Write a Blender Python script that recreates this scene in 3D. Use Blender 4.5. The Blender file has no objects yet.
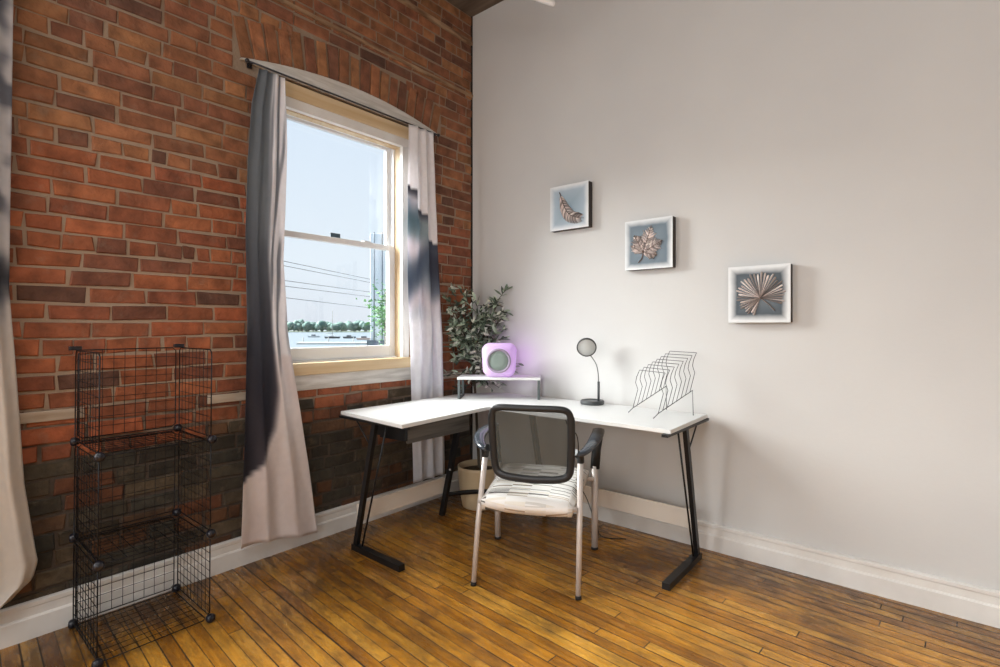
import bpy, bmesh, math, random
from mathutils import Vector, Matrix, noise
R = math.radians
rnd = random.Random(7)
sc = bpy.context.scene
COL = sc.collection

# ------------------------------------------------------------------ camera
AZ = 39.9
cam_d = bpy.data.cameras.new('camera'); cam = bpy.data.objects.new('camera', cam_d); COL.objects.link(cam)
cam.location = (2.787, -2.988, 1.25)
cam.rotation_euler = (R(90), 0, R(AZ))
cam_d.sensor_width = 36.0; cam_d.lens = 36.0 * 514 / 1000
cam_d.shift_y = -(333.5 - 327) / 1000
cam_d.clip_start = 0.02; cam_d.clip_end = 2000
sc.camera = cam

# ------------------------------------------------------------------ colour management
sc.view_settings.view_transform = 'Standard'; sc.view_settings.look = 'None'
sc.view_settings.gamma = 1.0; sc.view_settings.use_curve_mapping = False
sc.view_settings.exposure = 0.08
sc.cycles.max_bounces = 8; sc.cycles.diffuse_bounces = 5; sc.cycles.transparent_max_bounces = 16
sc.cycles.sample_clamp_indirect = 4.0; sc.cycles.use_denoising = True
sc.cycles.caustics_reflective = False; sc.cycles.caustics_refractive = False

def lin(c):
    return tuple(((v/255)/12.92 if v/255 <= .04045 else ((v/255+.055)/1.055)**2.4) for v in c)

# ------------------------------------------------------------------ sky
w = bpy.data.worlds.new('sky'); sc.world = w; w.use_nodes = True
nt = w.node_tree; nt.nodes.clear()
o = nt.nodes.new('ShaderNodeOutputWorld'); bg = nt.nodes.new('ShaderNodeBackground')
tc = nt.nodes.new('ShaderNodeTexCoord'); sp = nt.nodes.new('ShaderNodeSeparateXYZ'); rp = nt.nodes.new('ShaderNodeValToRGB')
nt.links.new(tc.outputs['Generated'], sp.inputs[0]); nt.links.new(sp.outputs['Z'], rp.inputs[0])
e = rp.color_ramp.elements
e[0].position = 0.0; e[0].color = lin((226, 230, 240)) + (1,)
e[1].position = 0.5; e[1].color = lin((215, 230, 250)) + (1,)
m_ = e.new(0.12); m_.color = lin((232, 240, 250)) + (1,)
nt.links.new(rp.outputs[0], bg.inputs[0]); bg.inputs[1].default_value = 1.05
nt.links.new(bg.outputs[0], o.inputs[0])

# hazy low sun over the water: very wide soft disc
sd = bpy.data.lights.new('sun', 'SUN'); so = bpy.data.objects.new('sun', sd); COL.objects.link(so)
sd.energy = 26.0; sd.angle = R(58); sd.color = (1.0, .985, .965)
so.rotation_euler = Vector((.75, .40, -.60)).to_track_quat('-Z', 'Y').to_euler()

# daylight at the unseen brick-wall windows, plus added rear and ceiling fill
def area(name, loc, direction, sx, sy, power, color=(.97, .985, 1)):
    d = bpy.data.lights.new(name, 'AREA'); d.shape = 'RECTANGLE'; d.size = sx; d.size_y = sy
    d.energy = power; d.color = color
    ob = bpy.data.objects.new(name, d); COL.objects.link(ob); ob.location = loc
    ob.rotation_euler = Vector(direction).to_track_quat('-Z', 'Y').to_euler()
    return ob
area('rear_fill', (2.4, -6.85, 1.9), (0, 1, -.02), 1.3, 1.8, 55)  # added fill from behind the camera; the rear wall has no opening
area('rear_fill', (4.8, -6.85, 1.9), (0, 1, -.02), 1.3, 1.8, 55)
area('side_window_daylight', (.02, -3.58, 1.8), (1, .25, -.1), .85, 1.4, 16, (1, .99, .98))
area('far_window_daylight', (.02, -5.6, 1.8), (1, .55, 0), .85, 1.4, 80, (1, .995, .985))
area('ceiling_fill', (2.6, -3.4, 3.45), (0, 0, -1), 1.6, 1.6, 42, (1, .985, .96))  # added overhead fill, no fixture belongs to it

# ------------------------------------------------------------------ materials
def mat(name, col, rough=.5, metal=0., **kw):
    m = bpy.data.materials.new(name); m.use_nodes = True
    b = m.node_tree.nodes['Principled BSDF']
    b.inputs['Base Color'].default_value = lin(col) + (1,)
    b.inputs['Roughness'].default_value = rough; b.inputs['Metallic'].default_value = metal
    for k, v in kw.items():
        b.inputs[k.replace('_', ' ')].default_value = v
    return m
def N(m, t): return m.node_tree.nodes.new(t)
def L(m, a, b): m.node_tree.links.new(a, b)
def bsdf(m): return m.node_tree.nodes['Principled BSDF']
def add_noise_bump(m, scale=60, strength=.2, dist=.002, detail=4, stretch=(1, 1, 1)):
    tc = N(m, 'ShaderNodeTexCoord'); mp = N(m, 'ShaderNodeMapping'); n = N(m, 'ShaderNodeTexNoise'); b = N(m, 'ShaderNodeBump')
    mp.inputs['Scale'].default_value = stretch
    n.inputs['Scale'].default_value = scale; n.inputs['Detail'].default_value = detail
    b.inputs['Strength'].default_value = strength; b.inputs['Distance'].default_value = dist
    L(m, tc.outputs['Object'], mp.inputs[0]); L(m, mp.outputs[0], n.inputs['Vector']); L(m, n.outputs['Fac'], b.inputs['Height'])
    L(m, b.outputs[0], bsdf(m).inputs['Normal'])
    return n
def noise_color(m, c1, c2, scale=5, detail=4, stretch=(1, 1, 1), lo=.35, hi=.65):
    tc = N(m, 'ShaderNodeTexCoord'); mp = N(m, 'ShaderNodeMapping'); n = N(m, 'ShaderNodeTexNoise'); r = N(m, 'ShaderNodeValToRGB')
    mp.inputs['Scale'].default_value = stretch
    n.inputs['Scale'].default_value = scale; n.inputs['Detail'].default_value = detail
    r.color_ramp.elements[0].position = lo; r.color_ramp.elements[0].color = lin(c1) + (1,)
    r.color_ramp.elements[1].position = hi; r.color_ramp.elements[1].color = lin(c2) + (1,)
    L(m, tc.outputs['Object'], mp.inputs[0]); L(m, mp.outputs[0], n.inputs['Vector']); L(m, n.outputs['Fac'], r.inputs[0])
    L(m, r.outputs[0], bsdf(m).inputs['Base Color'])
    return m
def vcol(m, nscale=0, namt=.25, stretch=(1, 1, 1)):
    a = N(m, 'ShaderNodeAttribute'); a.attribute_name = 'Col'
    if not nscale:
        L(m, a.outputs['Color'], bsdf(m).inputs['Base Color']); return m
    tc = N(m, 'ShaderNodeTexCoord'); n = N(m, 'ShaderNodeTexNoise'); mr = N(m, 'ShaderNodeMapRange'); mx = N(m, 'ShaderNodeMix')
    mp = N(m, 'ShaderNodeMapping'); mp.inputs['Scale'].default_value = stretch
    n.inputs['Scale'].default_value = nscale; n.inputs['Detail'].default_value = 6
    mr.inputs['From Min'].default_value = .3; mr.inputs['From Max'].default_value = .7
    mr.inputs['To Min'].default_value = 1-namt; mr.inputs['To Max'].default_value = 1+namt
    mx.data_type = 'RGBA'; mx.blend_type = 'MULTIPLY'; mx.inputs['Factor'].default_value = 1
    L(m, tc.outputs['Object'], mp.inputs[0]); L(m, mp.outputs[0], n.inputs['Vector']); L(m, n.outputs['Fac'], mr.inputs['Value'])
    L(m, a.outputs['Color'], mx.inputs['A']); L(m, mr.outputs[0], mx.inputs['B']); L(m, mx.outputs['Result'], bsdf(m).inputs['Base Color'])
    return m

M = {}
M['paint'] = noise_color(mat('painted_plaster', (205, 200, 194), .75), (201, 201, 200), (208, 208, 206), 1.3, 3, lo=.3, hi=.7)
add_noise_bump(M['paint'], 35, .25, .003)
M['white_paint'] = noise_color(mat('white_trim_paint', (228, 225, 220), .38), (220, 217, 212), (230, 228, 224), 6, 3)
M['old_white'] = noise_color(mat('worn_white_wood', (205, 202, 196), .7), (188, 184, 177), (216, 213, 208), 14, 6, (1, .35, 3))
add_noise_bump(M['old_white'], 40, .5, .004, stretch=(1, .3, 3))
M['vinyl'] = mat('white_vinyl', (228, 229, 230), .35)
M['pine'] = noise_color(mat('raw_pine', (214, 180, 132), .6), (196, 166, 122), (222, 202, 168), 7, 5, (1, .15, 3), .3, .7)
M['pine_v'] = noise_color(mat('raw_pine_upright', (214, 180, 132), .6), (192, 162, 122), (218, 198, 166), 7, 5, (3, 3, .15), .3, .7)
M['nailer'] = noise_color(mat('weathered_plank', (150, 130, 110), .85), (168, 150, 130), (206, 194, 178), 7, 6, (1, .4, 3))
M['ledge'] = noise_color(mat('dusty_ledge', (150, 120, 90), .9), (116, 86, 62), (182, 152, 120), 9, 6, (1, .5, 3))
M['ceiling'] = noise_color(mat('dark_ceiling_boards', (96, 82, 68), .8), (74, 62, 52), (118, 102, 86), 4, 5, (.4, 3, 1))
M['black_metal'] = mat('black_metal', (26, 27, 29), .38, .3)
M['wire'] = mat('black_wire', (22, 23, 27), .35, .5)
M['black_plastic'] = mat('black_plastic', (30, 32, 35), .42)
M['arm_plastic'] = mat('armrest_plastic', (58, 64, 72), .2)
M['connector'] = mat('connector_plastic', (24, 25, 34), .3)
M['desk_white'] = mat('white_laminate', (222, 223, 222), .3)
M['desk_edge'] = mat('white_edge_band', (228, 226, 222), .4)
M['panel_white'] = mat('white_panel', (226, 217, 205), .42)  # warm bounce from the floor is mixed into this white
M['dark_wood'] = noise_color(mat('dark_grey_oak', (70, 68, 64), .5), (52, 50, 48), (94, 90, 84), 6, 6, (3, .4, 8))
M['chair_leg'] = mat('champagne_metal_tube', (206, 198, 192), .38, .2)
M['chair_shell'] = mat('grey_seat_pan', (70, 70, 72), .5)
M['pot'] = mat('beige_ceramic', (190, 170, 138), .45)
M['soil'] = noise_color(mat('potting_moss', (60, 48, 34), .95), (44, 36, 26), (86, 74, 50), 60)
M['bark'] = mat('grey_brown_stem', (84, 76, 64), .8)
M['leaf'] = vcol(mat('silver_green_leaf', (96, 112, 92), .6))
M['riser_leg'] = mat('grey_green_metal', (84, 92, 92), .4, .3)
M['lamp_grey'] = mat('charcoal_lamp_body', (64, 67, 68), .45)
M['lamp_neck'] = mat('steel_neck', (110, 112, 112), .35, .7)
M['lamp_disc'] = mat('lamp_diffuser', (196, 198, 196), .35)
M['speaker_mesh'] = mat('grey_speaker_cloth', (128, 142, 136), .8)
M['speaker_ring'] = mat('pale_speaker_ring', (146, 134, 154), .5)
M['sheet_wire'] = mat('dark_chrome_wire', (70, 70, 72), .3, .7)
M['art_edge'] = mat('dark_canvas_edge', (58, 52, 50), .7)
M['bronze'] = vcol(mat('brushed_bronze_leaf', (150, 130, 120), .4, .2))
M['rod'] = mat('dark_curtain_rod', (54, 54, 58), .4, .5)
M['rubber'] = mat('dark_rubber', (24, 22, 22), .7)
M['screw'] = mat('bright_screw', (220, 220, 220), .3, .6)

# glowing shell of the cube speaker (a lamp that is on)
m = mat('glowing_lilac_shell', (222, 190, 235), .5)
tc = N(m, 'ShaderNodeTexCoord'); sp = N(m, 'ShaderNodeSeparateXYZ'); r = N(m, 'ShaderNodeMapRange'); rr = N(m, 'ShaderNodeValToRGB')
r.inputs['From Min'].default_value = -.12; r.inputs['From Max'].default_value = .12
rr.color_ramp.elements[0].color = (.97, .80, .97, 1); rr.color_ramp.elements[1].color = (.70, .36, .98, 1)
L(m, tc.outputs['Object'], sp.inputs[0]); L(m, sp.outputs['X'], r.inputs['Value']); L(m, r.outputs[0], rr.inputs[0])
L(m, rr.outputs[0], bsdf(m).inputs['Emission Color']); bsdf(m).inputs['Emission Strength'].default_value = .38
bsdf(m).inputs['Base Color'].default_value = lin((170, 142, 184)) + (1,)
M['glow'] = m

# clear glazing
m = bpy.data.materials.new('window_glass'); m.use_nodes = True; t = m.node_tree; t.nodes.clear()
oo = t.nodes.new('ShaderNodeOutputMaterial'); mx = t.nodes.new('ShaderNodeMixShader'); tr = t.nodes.new('ShaderNodeBsdfTransparent'); gl = t.nodes.new('ShaderNodeBsdfGlossy')
tr.inputs[0].default_value = (.97, .99, .99, 1); gl.inputs['Roughness'].default_value = .02; mx.inputs[0].default_value = .05
t.links.new(tr.outputs[0], mx.inputs[1]); t.links.new(gl.outputs[0], mx.inputs[2]); t.links.new(mx.outputs[0], oo.inputs[0])
M['glass'] = m

# mesh cloth of the chair back: fine see-through weave
m = bpy.data.materials.new('mesh_weave'); m.use_nodes = True; t = m.node_tree; t.nodes.clear()
oo = t.nodes.new('ShaderNodeOutputMaterial'); mx = t.nodes.new('ShaderNodeMixShader'); tr = t.nodes.new('ShaderNodeBsdfTransparent'); df = t.nodes.new('ShaderNodeBsdfDiffuse')
df.inputs[0].default_value = lin((90, 92, 88)) + (1,); mx.inputs[0].default_value = .74
t.links.new(tr.outputs[0], mx.inputs[1]); t.links.new(df.outputs[0], mx.inputs[2]); t.links.new(mx.outputs[0], oo.inputs[0])
M['mesh'] = m

# printed curtain cloth
m = vcol(mat('printed_curtain_cloth', (220, 215, 215), .85), 30, .05)
out = [n for n in m.node_tree.nodes if n.type == 'OUTPUT_MATERIAL'][0]
tl = N(m, 'ShaderNodeBsdfTranslucent'); mx = N(m, 'ShaderNodeMixShader'); at = N(m, 'ShaderNodeAttribute'); at.attribute_name = 'Col'
L(m, at.outputs['Color'], tl.inputs[0]); mx.inputs[0].default_value = .36
L(m, bsdf(m).outputs[0], mx.inputs[1]); L(m, tl.outputs[0], mx.inputs[2]); L(m, mx.outputs[0], out.inputs[0])
M['curtain'] = m

# bricks: own colour per brick, rough pitted face
m = vcol(mat('old_brick', (150, 80, 55), .88), 13, .38); 
nb = add_noise_bump(m, 48, .9, .007, 8)
tc = N(m, 'ShaderNodeTexCoord'); n = N(m, 'ShaderNodeTexNoise'); n.inputs['Scale'].default_value = 11; n.inputs['Detail'].default_value = 10; n.inputs['Roughness'].default_value = .68
r = N(m, 'ShaderNodeMapRange'); r.inputs['From Min'].default_value = .56; r.inputs['From Max'].default_value = .70; r.inputs['To Max'].default_value = .62
src = bsdf(m).inputs['Base Color'].links[0].from_socket; mx = N(m, 'ShaderNodeMix'); mx.data_type = 'RGBA'; mx2 = N(m, 'ShaderNodeMix'); mx2.data_type = 'RGBA'; mx2.blend_type = 'MIX'
L(m, tc.outputs['Object'], n.inputs['Vector']); L(m, n.outputs['Fac'], r.inputs['Value']); L(m, r.outputs[0], mx.inputs['Factor']); L(m, src, mx.inputs['A'])
# lime bloom takes half of the brick's own tone so it stays dark on sooty bricks
mx2.inputs['Factor'].default_value = .45; L(m, src, mx2.inputs['B']); mx2.inputs['A'].default_value = lin((140, 120, 102)) + (1,); L(m, mx2.outputs['Result'], mx.inputs['B'])
L(m, mx.outputs['Result'], bsdf(m).inputs['Base Color'])
M['brick'] = m
# mortar: sandy above, sooty in the lower courses
m = mat('lime_mortar', (140, 122, 104), .95)
tc = N(m, 'ShaderNodeTexCoord'); sp = N(m, 'ShaderNodeSeparateXYZ'); n = N(m, 'ShaderNodeTexNoise'); ad = N(m, 'ShaderNodeMath'); rr = N(m, 'ShaderNodeValToRGB'); mu = N(m, 'ShaderNodeMath')
n.inputs['Scale'].default_value = 9; n.inputs['Detail'].default_value = 8
mu.operation = 'MULTIPLY_ADD'; mu.inputs[1].default_value = .5; mu.inputs[2].default_value = -.25
L(m, tc.outputs['Object'], sp.inputs[0]); L(m, tc.outputs['Object'], n.inputs['Vector']); L(m, n.outputs['Fac'], mu.inputs[0])
L(m, sp.outputs['Z'], ad.inputs[0]); L(m, mu.outputs[0], ad.inputs[1])
mr = N(m, 'ShaderNodeMapRange'); mr.inputs['From Min'].default_value = 0; mr.inputs['From Max'].default_value = 3.7
L(m, ad.outputs[0], mr.inputs['Value']); L(m, mr.outputs[0], rr.inputs[0])
E_ = rr.color_ramp.elements
E_[0].position = .19; E_[0].color = lin((84, 74, 66)) + (1,)
E_[1].position = .26; E_[1].color = lin((166, 146, 126)) + (1,)
q = E_.new(.8); q.color = lin((150, 132, 114)) + (1,)
L(m, rr.outputs[0], bsdf(m).inputs['Base Color'])
nn = N(m, 'ShaderNodeTexNoise'); nn.inputs['Scale'].default_value = 70; nn.inputs['Detail'].default_value = 5
bb = N(m, 'ShaderNodeBump'); bb.inputs['Strength'].default_value = .8; bb.inputs['Distance'].default_value = .006
L(m, tc.outputs['Object'], nn.inputs['Vector']); L(m, nn.outputs['Fac'], bb.inputs['Height']); L(m, bb.outputs[0], bsdf(m).inputs['Normal'])
M['mortar'] = m

# strip floor
def floor_material():
    m = mat('varnished_strip_floor', (180, 120, 40), .3)
    def math(op, a=None, b=None, c=None):
        n = N(m, 'ShaderNodeMath'); n.operation = op
        for i, v in enumerate((a, b, c)):
            if v is None: continue
            if isinstance(v, (int, float)): n.inputs[i].default_value = v
            else: L(m, v, n.inputs[i])
        return n.outputs[0]
    tc = N(m, 'ShaderNodeTexCoord'); mp = N(m, 'ShaderNodeMapping'); mp.inputs['Rotation'].default_value = (0, 0, R(3.6))
    L(m, tc.outputs['Object'], mp.inputs[0]); sp = N(m, 'ShaderNodeSeparateXYZ'); L(m, mp.outputs[0], sp.inputs[0])
    u, v = sp.outputs['X'], sp.outputs['Y']
    W = .054
    vs = math('DIVIDE', v, W); row = math('FLOOR', vs); fv = math('SUBTRACT', vs, row)
    wn = N(m, 'ShaderNodeTexWhiteNoise'); wn.noise_dimensions = '1D'; L(m, row, wn.inputs['W'])
    us = math('ADD', math('DIVIDE', u, 1.5), math('MULTIPLY', wn.outputs['Value'], 7.3))
    cell = math('FLOOR', us); fu = math('SUBTRACT', us, cell)
    cb = N(m, 'ShaderNodeCombineXYZ'); L(m, row, cb.inputs[0]); L(m, cell, cb.inputs[1])
    w2 = N(m, 'ShaderNodeTexWhiteNoise'); w2.noise_dimensions = '3D'; L(m, cb.outputs[0], w2.inputs['Vector'])
    # grain
    mg = N(m, 'ShaderNodeMapping'); mg.inputs['Scale'].default_value = (2.0, 30, 1); L(m, mp.outputs[0], mg.inputs[0])
    off = N(m, 'ShaderNodeVectorMath'); off.operation = 'ADD'; L(m, mg.outputs[0], off.inputs[0]); L(m, w2.outputs['Color'], off.inputs[1])
    g = N(m, 'ShaderNodeTexNoise'); g.inputs['Scale'].default_value = 2.2; g.inputs['Detail'].default_value = 8; g.inputs['Roughness'].default_value = .65
    L(m, off.outputs[0], g.inputs['Vector'])
    # large worn / dirty patches
    d = N(m, 'ShaderNodeTexNoise'); d.inputs['Scale'].default_value = 1.7; d.inputs['Detail'].default_value = 7; d.inputs['Roughness'].default_value = .62
    L(m, mp.outputs[0], d.inputs['Vector'])
    fine = N(m, 'ShaderNodeTexNoise'); fine.inputs['Scale'].default_value = 22; fine.inputs['Detail'].default_value = 8; fine.inputs['Roughness'].default_value = .7
    ms = N(m, 'ShaderNodeMapping'); ms.inputs['Scale'].default_value = (.4, 1.3, 1); L(m, mp.outputs[0], ms.inputs[0]); L(m, ms.outputs[0], fine.inputs['Vector'])
    base = N(m, 'ShaderNodeValToRGB'); bv = math('ADD', math('MULTIPLY', w2.outputs['Value'], .34), math('MULTIPLY', g.outputs['Fac'], .66))
    L(m, bv, base.inputs[0]); E = base.color_ramp.elements
    E[0].position = .2; E[0].color = lin((150, 92, 32)) + (1,)
    E[1].position = .82; E[1].color = lin((248, 190, 84)) + (1,)
    q = E.new(.5); q.color = lin((220, 152, 54)) + (1,)
    # dirt factor, joined below by painted shade
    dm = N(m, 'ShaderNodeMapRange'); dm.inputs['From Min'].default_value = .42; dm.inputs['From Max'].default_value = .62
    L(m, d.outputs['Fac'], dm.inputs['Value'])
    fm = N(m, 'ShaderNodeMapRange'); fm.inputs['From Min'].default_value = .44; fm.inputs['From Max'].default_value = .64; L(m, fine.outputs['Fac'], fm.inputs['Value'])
    # shade painted into the colour, darker towards the brick and plaster walls
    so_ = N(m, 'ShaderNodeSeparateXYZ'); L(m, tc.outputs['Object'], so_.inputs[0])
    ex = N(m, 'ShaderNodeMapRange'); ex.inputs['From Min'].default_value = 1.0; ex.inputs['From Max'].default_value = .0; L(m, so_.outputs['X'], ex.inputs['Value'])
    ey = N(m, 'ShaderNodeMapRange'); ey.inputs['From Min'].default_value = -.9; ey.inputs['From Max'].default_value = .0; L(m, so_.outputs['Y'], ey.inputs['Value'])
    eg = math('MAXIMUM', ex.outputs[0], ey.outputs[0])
    dirt_shade = math('MULTIPLY', math('ADD', math('MULTIPLY', dm.outputs[0], .52), math('ADD', math('MULTIPLY', fm.outputs[0], .5), math('MULTIPLY', eg, .62))), .78)
    dirt_shade = math('MINIMUM', dirt_shade, .86)
    mx = N(m, 'ShaderNodeMix'); mx.data_type = 'RGBA'; L(m, dirt_shade, mx.inputs['Factor']); L(m, base.outputs[0], mx.inputs['A']); mx.inputs['B'].default_value = lin((60, 38, 24)) + (1,)
    # gaps
    def edge(f, wd):
        a = math('MINIMUM', f, math('SUBTRACT', 1, f)); return math('LESS_THAN', a, wd)
    wn3 = N(m, 'ShaderNodeTexWhiteNoise'); wn3.noise_dimensions = '1D'; L(m, math('ADD', row, .37), wn3.inputs['W'])
    gapw = math('MULTIPLY_ADD', math('POWER', wn3.outputs['Value'], 2), .085, .048)
    gv = math('LESS_THAN', fv, gapw); gu = edge(fu, .0016)
    gap = math('MAXIMUM', gv, gu)
    mx2 = N(m, 'ShaderNodeMix'); mx2.data_type = 'RGBA'; L(m, math('MULTIPLY', gap, .95), mx2.inputs['Factor']); L(m, mx.outputs['Result'], mx2.inputs['A']); mx2.inputs['B'].default_value = lin((26, 17, 10)) + (1,)
    L(m, mx2.outputs['Result'], bsdf(m).inputs['Base Color'])
    ro = math('MULTIPLY_ADD', fm.outputs[0], .28, .2); L(m, math('ADD', ro, math('MULTIPLY', gap, .4)), bsdf(m).inputs['Roughness'])
    bp = N(m, 'ShaderNodeBump'); bp.inputs['Strength'].default_value = .5; bp.inputs['Distance'].default_value = .003
    h = math('ADD', math('MULTIPLY', gap, -1.), math('ADD', math('MULTIPLY', g.outputs['Fac'], .35), math('MULTIPLY', w2.outputs['Value'], .3)))
    L(m, h, bp.inputs['Height']); L(m, bp.outputs[0], bsdf(m).inputs['Normal'])
    bsdf(m).inputs['Coat Weight'].default_value = .12; bsdf(m).inputs['Coat Roughness'].default_value = .2
    return m
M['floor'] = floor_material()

# ------------------------------------------------------------------ mesh builder
class MB:
    def __init__(s): s.v = []; s.f = []; s.c = []; s.smooth = []; s.uv = None
    def add(s, vs, fs, col=None, smooth=False):
        b = len(s.v); s.v += [tuple(v) for v in vs]
        for f in fs: s.f.append(tuple(b+i for i in f)); s.c.append(col); s.smooth.append(smooth)
        return s
    def box(s, x0, x1, y0, y1, z0, z1, col=None, bev=0.):
        if bev <= 0:
            vs = [(x, y, z) for z in (z0, z1) for y in (y0, y1) for x in (x0, x1)]
            return s.add(vs, [(0, 2, 3, 1), (4, 5, 7, 6), (0, 1, 5, 4), (2, 6, 7, 3), (0, 4, 6, 2), (1, 3, 7, 5)], col)
        bm = bmesh.new(); bmesh.ops.create_cube(bm, size=1)
        for v in bm.verts: v.co = Vector(((x0+x1)/2+v.co.x*(x1-x0), (y0+y1)/2+v.co.y*(y1-y0), (z0+z1)/2+v.co.z*(z1-z0)))
        bmesh.ops.bevel(bm, geom=bm.edges[:], offset=bev, segments=2, affect='EDGES', profile=.5)
        s.addbm(bm, col); return s
    def addbm(s, bm, col=None, smooth=False, mtx=None):
        bm.verts.ensure_lookup_table(); bm.verts.index_update()
        s.add([(mtx @ v.co if mtx else v.co) for v in bm.verts], [[v.index for v in f.verts] for f in bm.faces], col, smooth); bm.free(); return s
    def tube(s, pts, r, seg=10, col=None, closed=False, caps=True, flat=None):
        pts = [Vector(p) for p in pts]; n = len(pts); rs = r if isinstance(r, (list, tuple)) else [r]*n
        rings = []; up = None
        for i, p in enumerate(pts):
            if closed: d = (pts[(i+1) % n]-pts[i-1])
            else: d = pts[min(i+1, n-1)]-pts[max(i-1, 0)]
            d.normalize()
            if up is None:
                a = Vector((0, 0, 1)) if abs(d.z) < .9 else Vector((1, 0, 0))
                up = (a-d*a.dot(d)).normalized()
            else:
                up = (up-d*up.dot(d))
                up = up.normalized() if up.length > 1e-6 else d.orthogonal().normalized()
            sd = d.cross(up)
            ring = []
            for k in range(seg):
                t = 2*math.pi*k/seg; a, b = math.cos(t)*rs[i], math.sin(t)*rs[i]
                if flat: a *= flat[0]; b *= flat[1]
                ring.append(p+up*a+sd*b)
            rings.append(ring)
        vs = [v for q in rings for v in q]; fs = []
        m = n if closed else n-1
        for i in range(m):
            j = (i+1) % n
            for k in range(seg):
                l = (k+1) % seg; fs.append((i*seg+k, i*seg+l, j*seg+l, j*seg+k))
        s.add(vs, fs, col, True)
        if caps and not closed:
            b = len(s.v)-len(vs)
            s.f.append(tuple(b+k for k in range(seg))[::-1]); s.c.append(col); s.smooth.append(False)
            s.f.append(tuple(b+(n-1)*seg+k for k in range(seg))); s.c.append(col); s.smooth.append(False)
        return s
    def bar(s, a, b, w, t, wdir, col=None):
        """rectangular bar from a to b, width w along wdir, thickness t across"""
        a, b = Vector(a), Vector(b); d = (b-a).normalized(); wd = Vector(wdir); wd = (wd-d*wd.dot(d)).normalized(); td = d.cross(wd)
        vs = []
        for p in (a, b):
            for (i, j) in ((-1, -1), (1, -1), (1, 1), (-1, 1)): vs.append(p+wd*(i*w/2)+td*(j*t/2))
        return s.add(vs, [(0, 1, 2, 3)[::-1], (4, 5, 6, 7), (0, 1, 5, 4), (1, 2, 6, 5), (2, 3, 7, 6), (3, 0, 4, 7)], col)
    def prism(s, poly, z0, z1, col=None, axis='z'):
        n = len(poly)
        def P(p, z): return {'z': (p[0], p[1], z), 'y': (p[0], z, p[1]), 'x': (z, p[0], p[1])}[axis]
        vs = [P(p, z0) for p in poly]+[P(p, z1) for p in poly]
        fs = [tuple(range(n))[::-1], tuple(range(n, 2*n))]+[(i, (i+1) % n, n+(i+1) % n, n+i) for i in range(n)]
        return s.add(vs, fs, col)
    def lathe(s, prof, seg=32, c=(0, 0, 0), col=None, mtx=None):
        vs = []; fs = []; n = len(prof)
        for (r, z) in prof:
            for k in range(seg):
                t = 2*math.pi*k/seg; p = Vector((r*math.cos(t), r*math.sin(t), z))
                p = (mtx @ p) if mtx else p
                vs.append(p+Vector(c))
        for i in range(n-1):
            for k in range(seg):
                l = (k+1) % seg; fs.append((i*seg+k, i*seg+l, (i+1)*seg+l, (i+1)*seg+k))
        return s.add(vs, fs, col, True)
    def ball(s, c, r, sc_=(1, 1, 1), sub=2, col=None, jit=0, seed=0):
        bm = bmesh.new(); bmesh.ops.create_icosphere(bm, subdivisions=sub, radius=1)
        for v in bm.verts:
            k = 1+jit*noise.noise(v.co*2.1+Vector((seed*3.7, seed*1.3, seed)))
            v.co = Vector(c)+Vector((v.co.x*sc_[0], v.co.y*sc_[1], v.co.z*sc_[2]))*r*k
        return s.addbm(bm, col, True)
    def build(s, name, material, parent=None, origin=None, subsurf=0, fix=True):
        me = bpy.data.meshes.new(name)
        o_ = Vector(origin) if origin is not None else Vector((0, 0, 0))
        me.from_pydata([tuple(Vector(v)-o_) for v in s.v], [], s.f)
        for p, sm in zip(me.polygons, s.smooth): p.use_smooth = sm
        if any(c is not None for c in s.c):
            ca = me.color_attributes.new('Col', 'FLOAT_COLOR', 'CORNER')
            for p, c in zip(me.polygons, s.c):
                cc = (c or (.5, .5, .5)); 
                for li in p.loop_indices:
                    ca.data[li].color = (cc[0], cc[1], cc[2], 1)
        if fix:
            bm = bmesh.new(); bm.from_mesh(me); bmesh.ops.recalc_face_normals(bm, faces=bm.faces[:]); bm.to_mesh(me); bm.free()
        me.materials.append(M[material] if isinstance(material, str) else material)
        ob = bpy.data.objects.new(name, me); COL.objects.link(ob); ob.location = o_
        if parent: ob.parent = parent
        return ob

def tag(ob, label=None, cat=None, group=None, kind=None):
    if label: ob['label'] = label
    if cat: ob['category'] = cat
    if group: ob['group'] = group
    if kind: ob['kind'] = kind
    return ob
def thing(name, label, cat, loc=(0, 0, 0), rz=0, group=None):
    e = bpy.data.objects.new(name, None); COL.objects.link(e); e.location = loc; e.rotation_euler = (0, 0, rz); e.empty_display_size = .1
    return tag(e, label, cat, group)
def struct(ob): ob['kind'] = 'structure'; return ob
def copy_tree(o_, parent=None):
    c = o_.copy(); COL.objects.link(c)
    if parent: c.parent = parent
    for ch in list(o_.children): copy_tree(ch, c)
    return c
def smoothpath(pts, k=6):
    """Catmull-Rom through the points"""
    P = [Vector(p) for p in pts]; out = []
    for i in range(len(P)-1):
        p0 = P[max(i-1, 0)]; p1 = P[i]; p2 = P[i+1]; p3 = P[min(i+2, len(P)-1)]
        for j in range(k):
            t = j/k
            out.append(.5*((2*p1)+(p2-p0)*t+(2*p0-5*p1+4*p2-p3)*t*t+(3*p1-p0-3*p2+p3)*t**3))
    out.append(P[-1]); return out

# ------------------------------------------------------------------ room shell
X1, Y1, H = 6.4, -7.0, 3.71
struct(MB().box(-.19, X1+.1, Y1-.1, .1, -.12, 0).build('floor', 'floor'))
struct(MB().box(-.19, X1+.1, Y1-.1, .1, H, H+.15).build('ceiling', 'ceiling'))
struct(MB().box(-.19, X1+.1, 0, .12, 0, H).build('wall_right', 'paint'))
struct(MB().box(X1, X1+.12, Y1, 0, 0, H).build('wall_east', 'paint'))
struct(MB().box(-.35, X1+.1, Y1-.12, Y1, 0, H).build('wall_rear', 'paint'))

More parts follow.
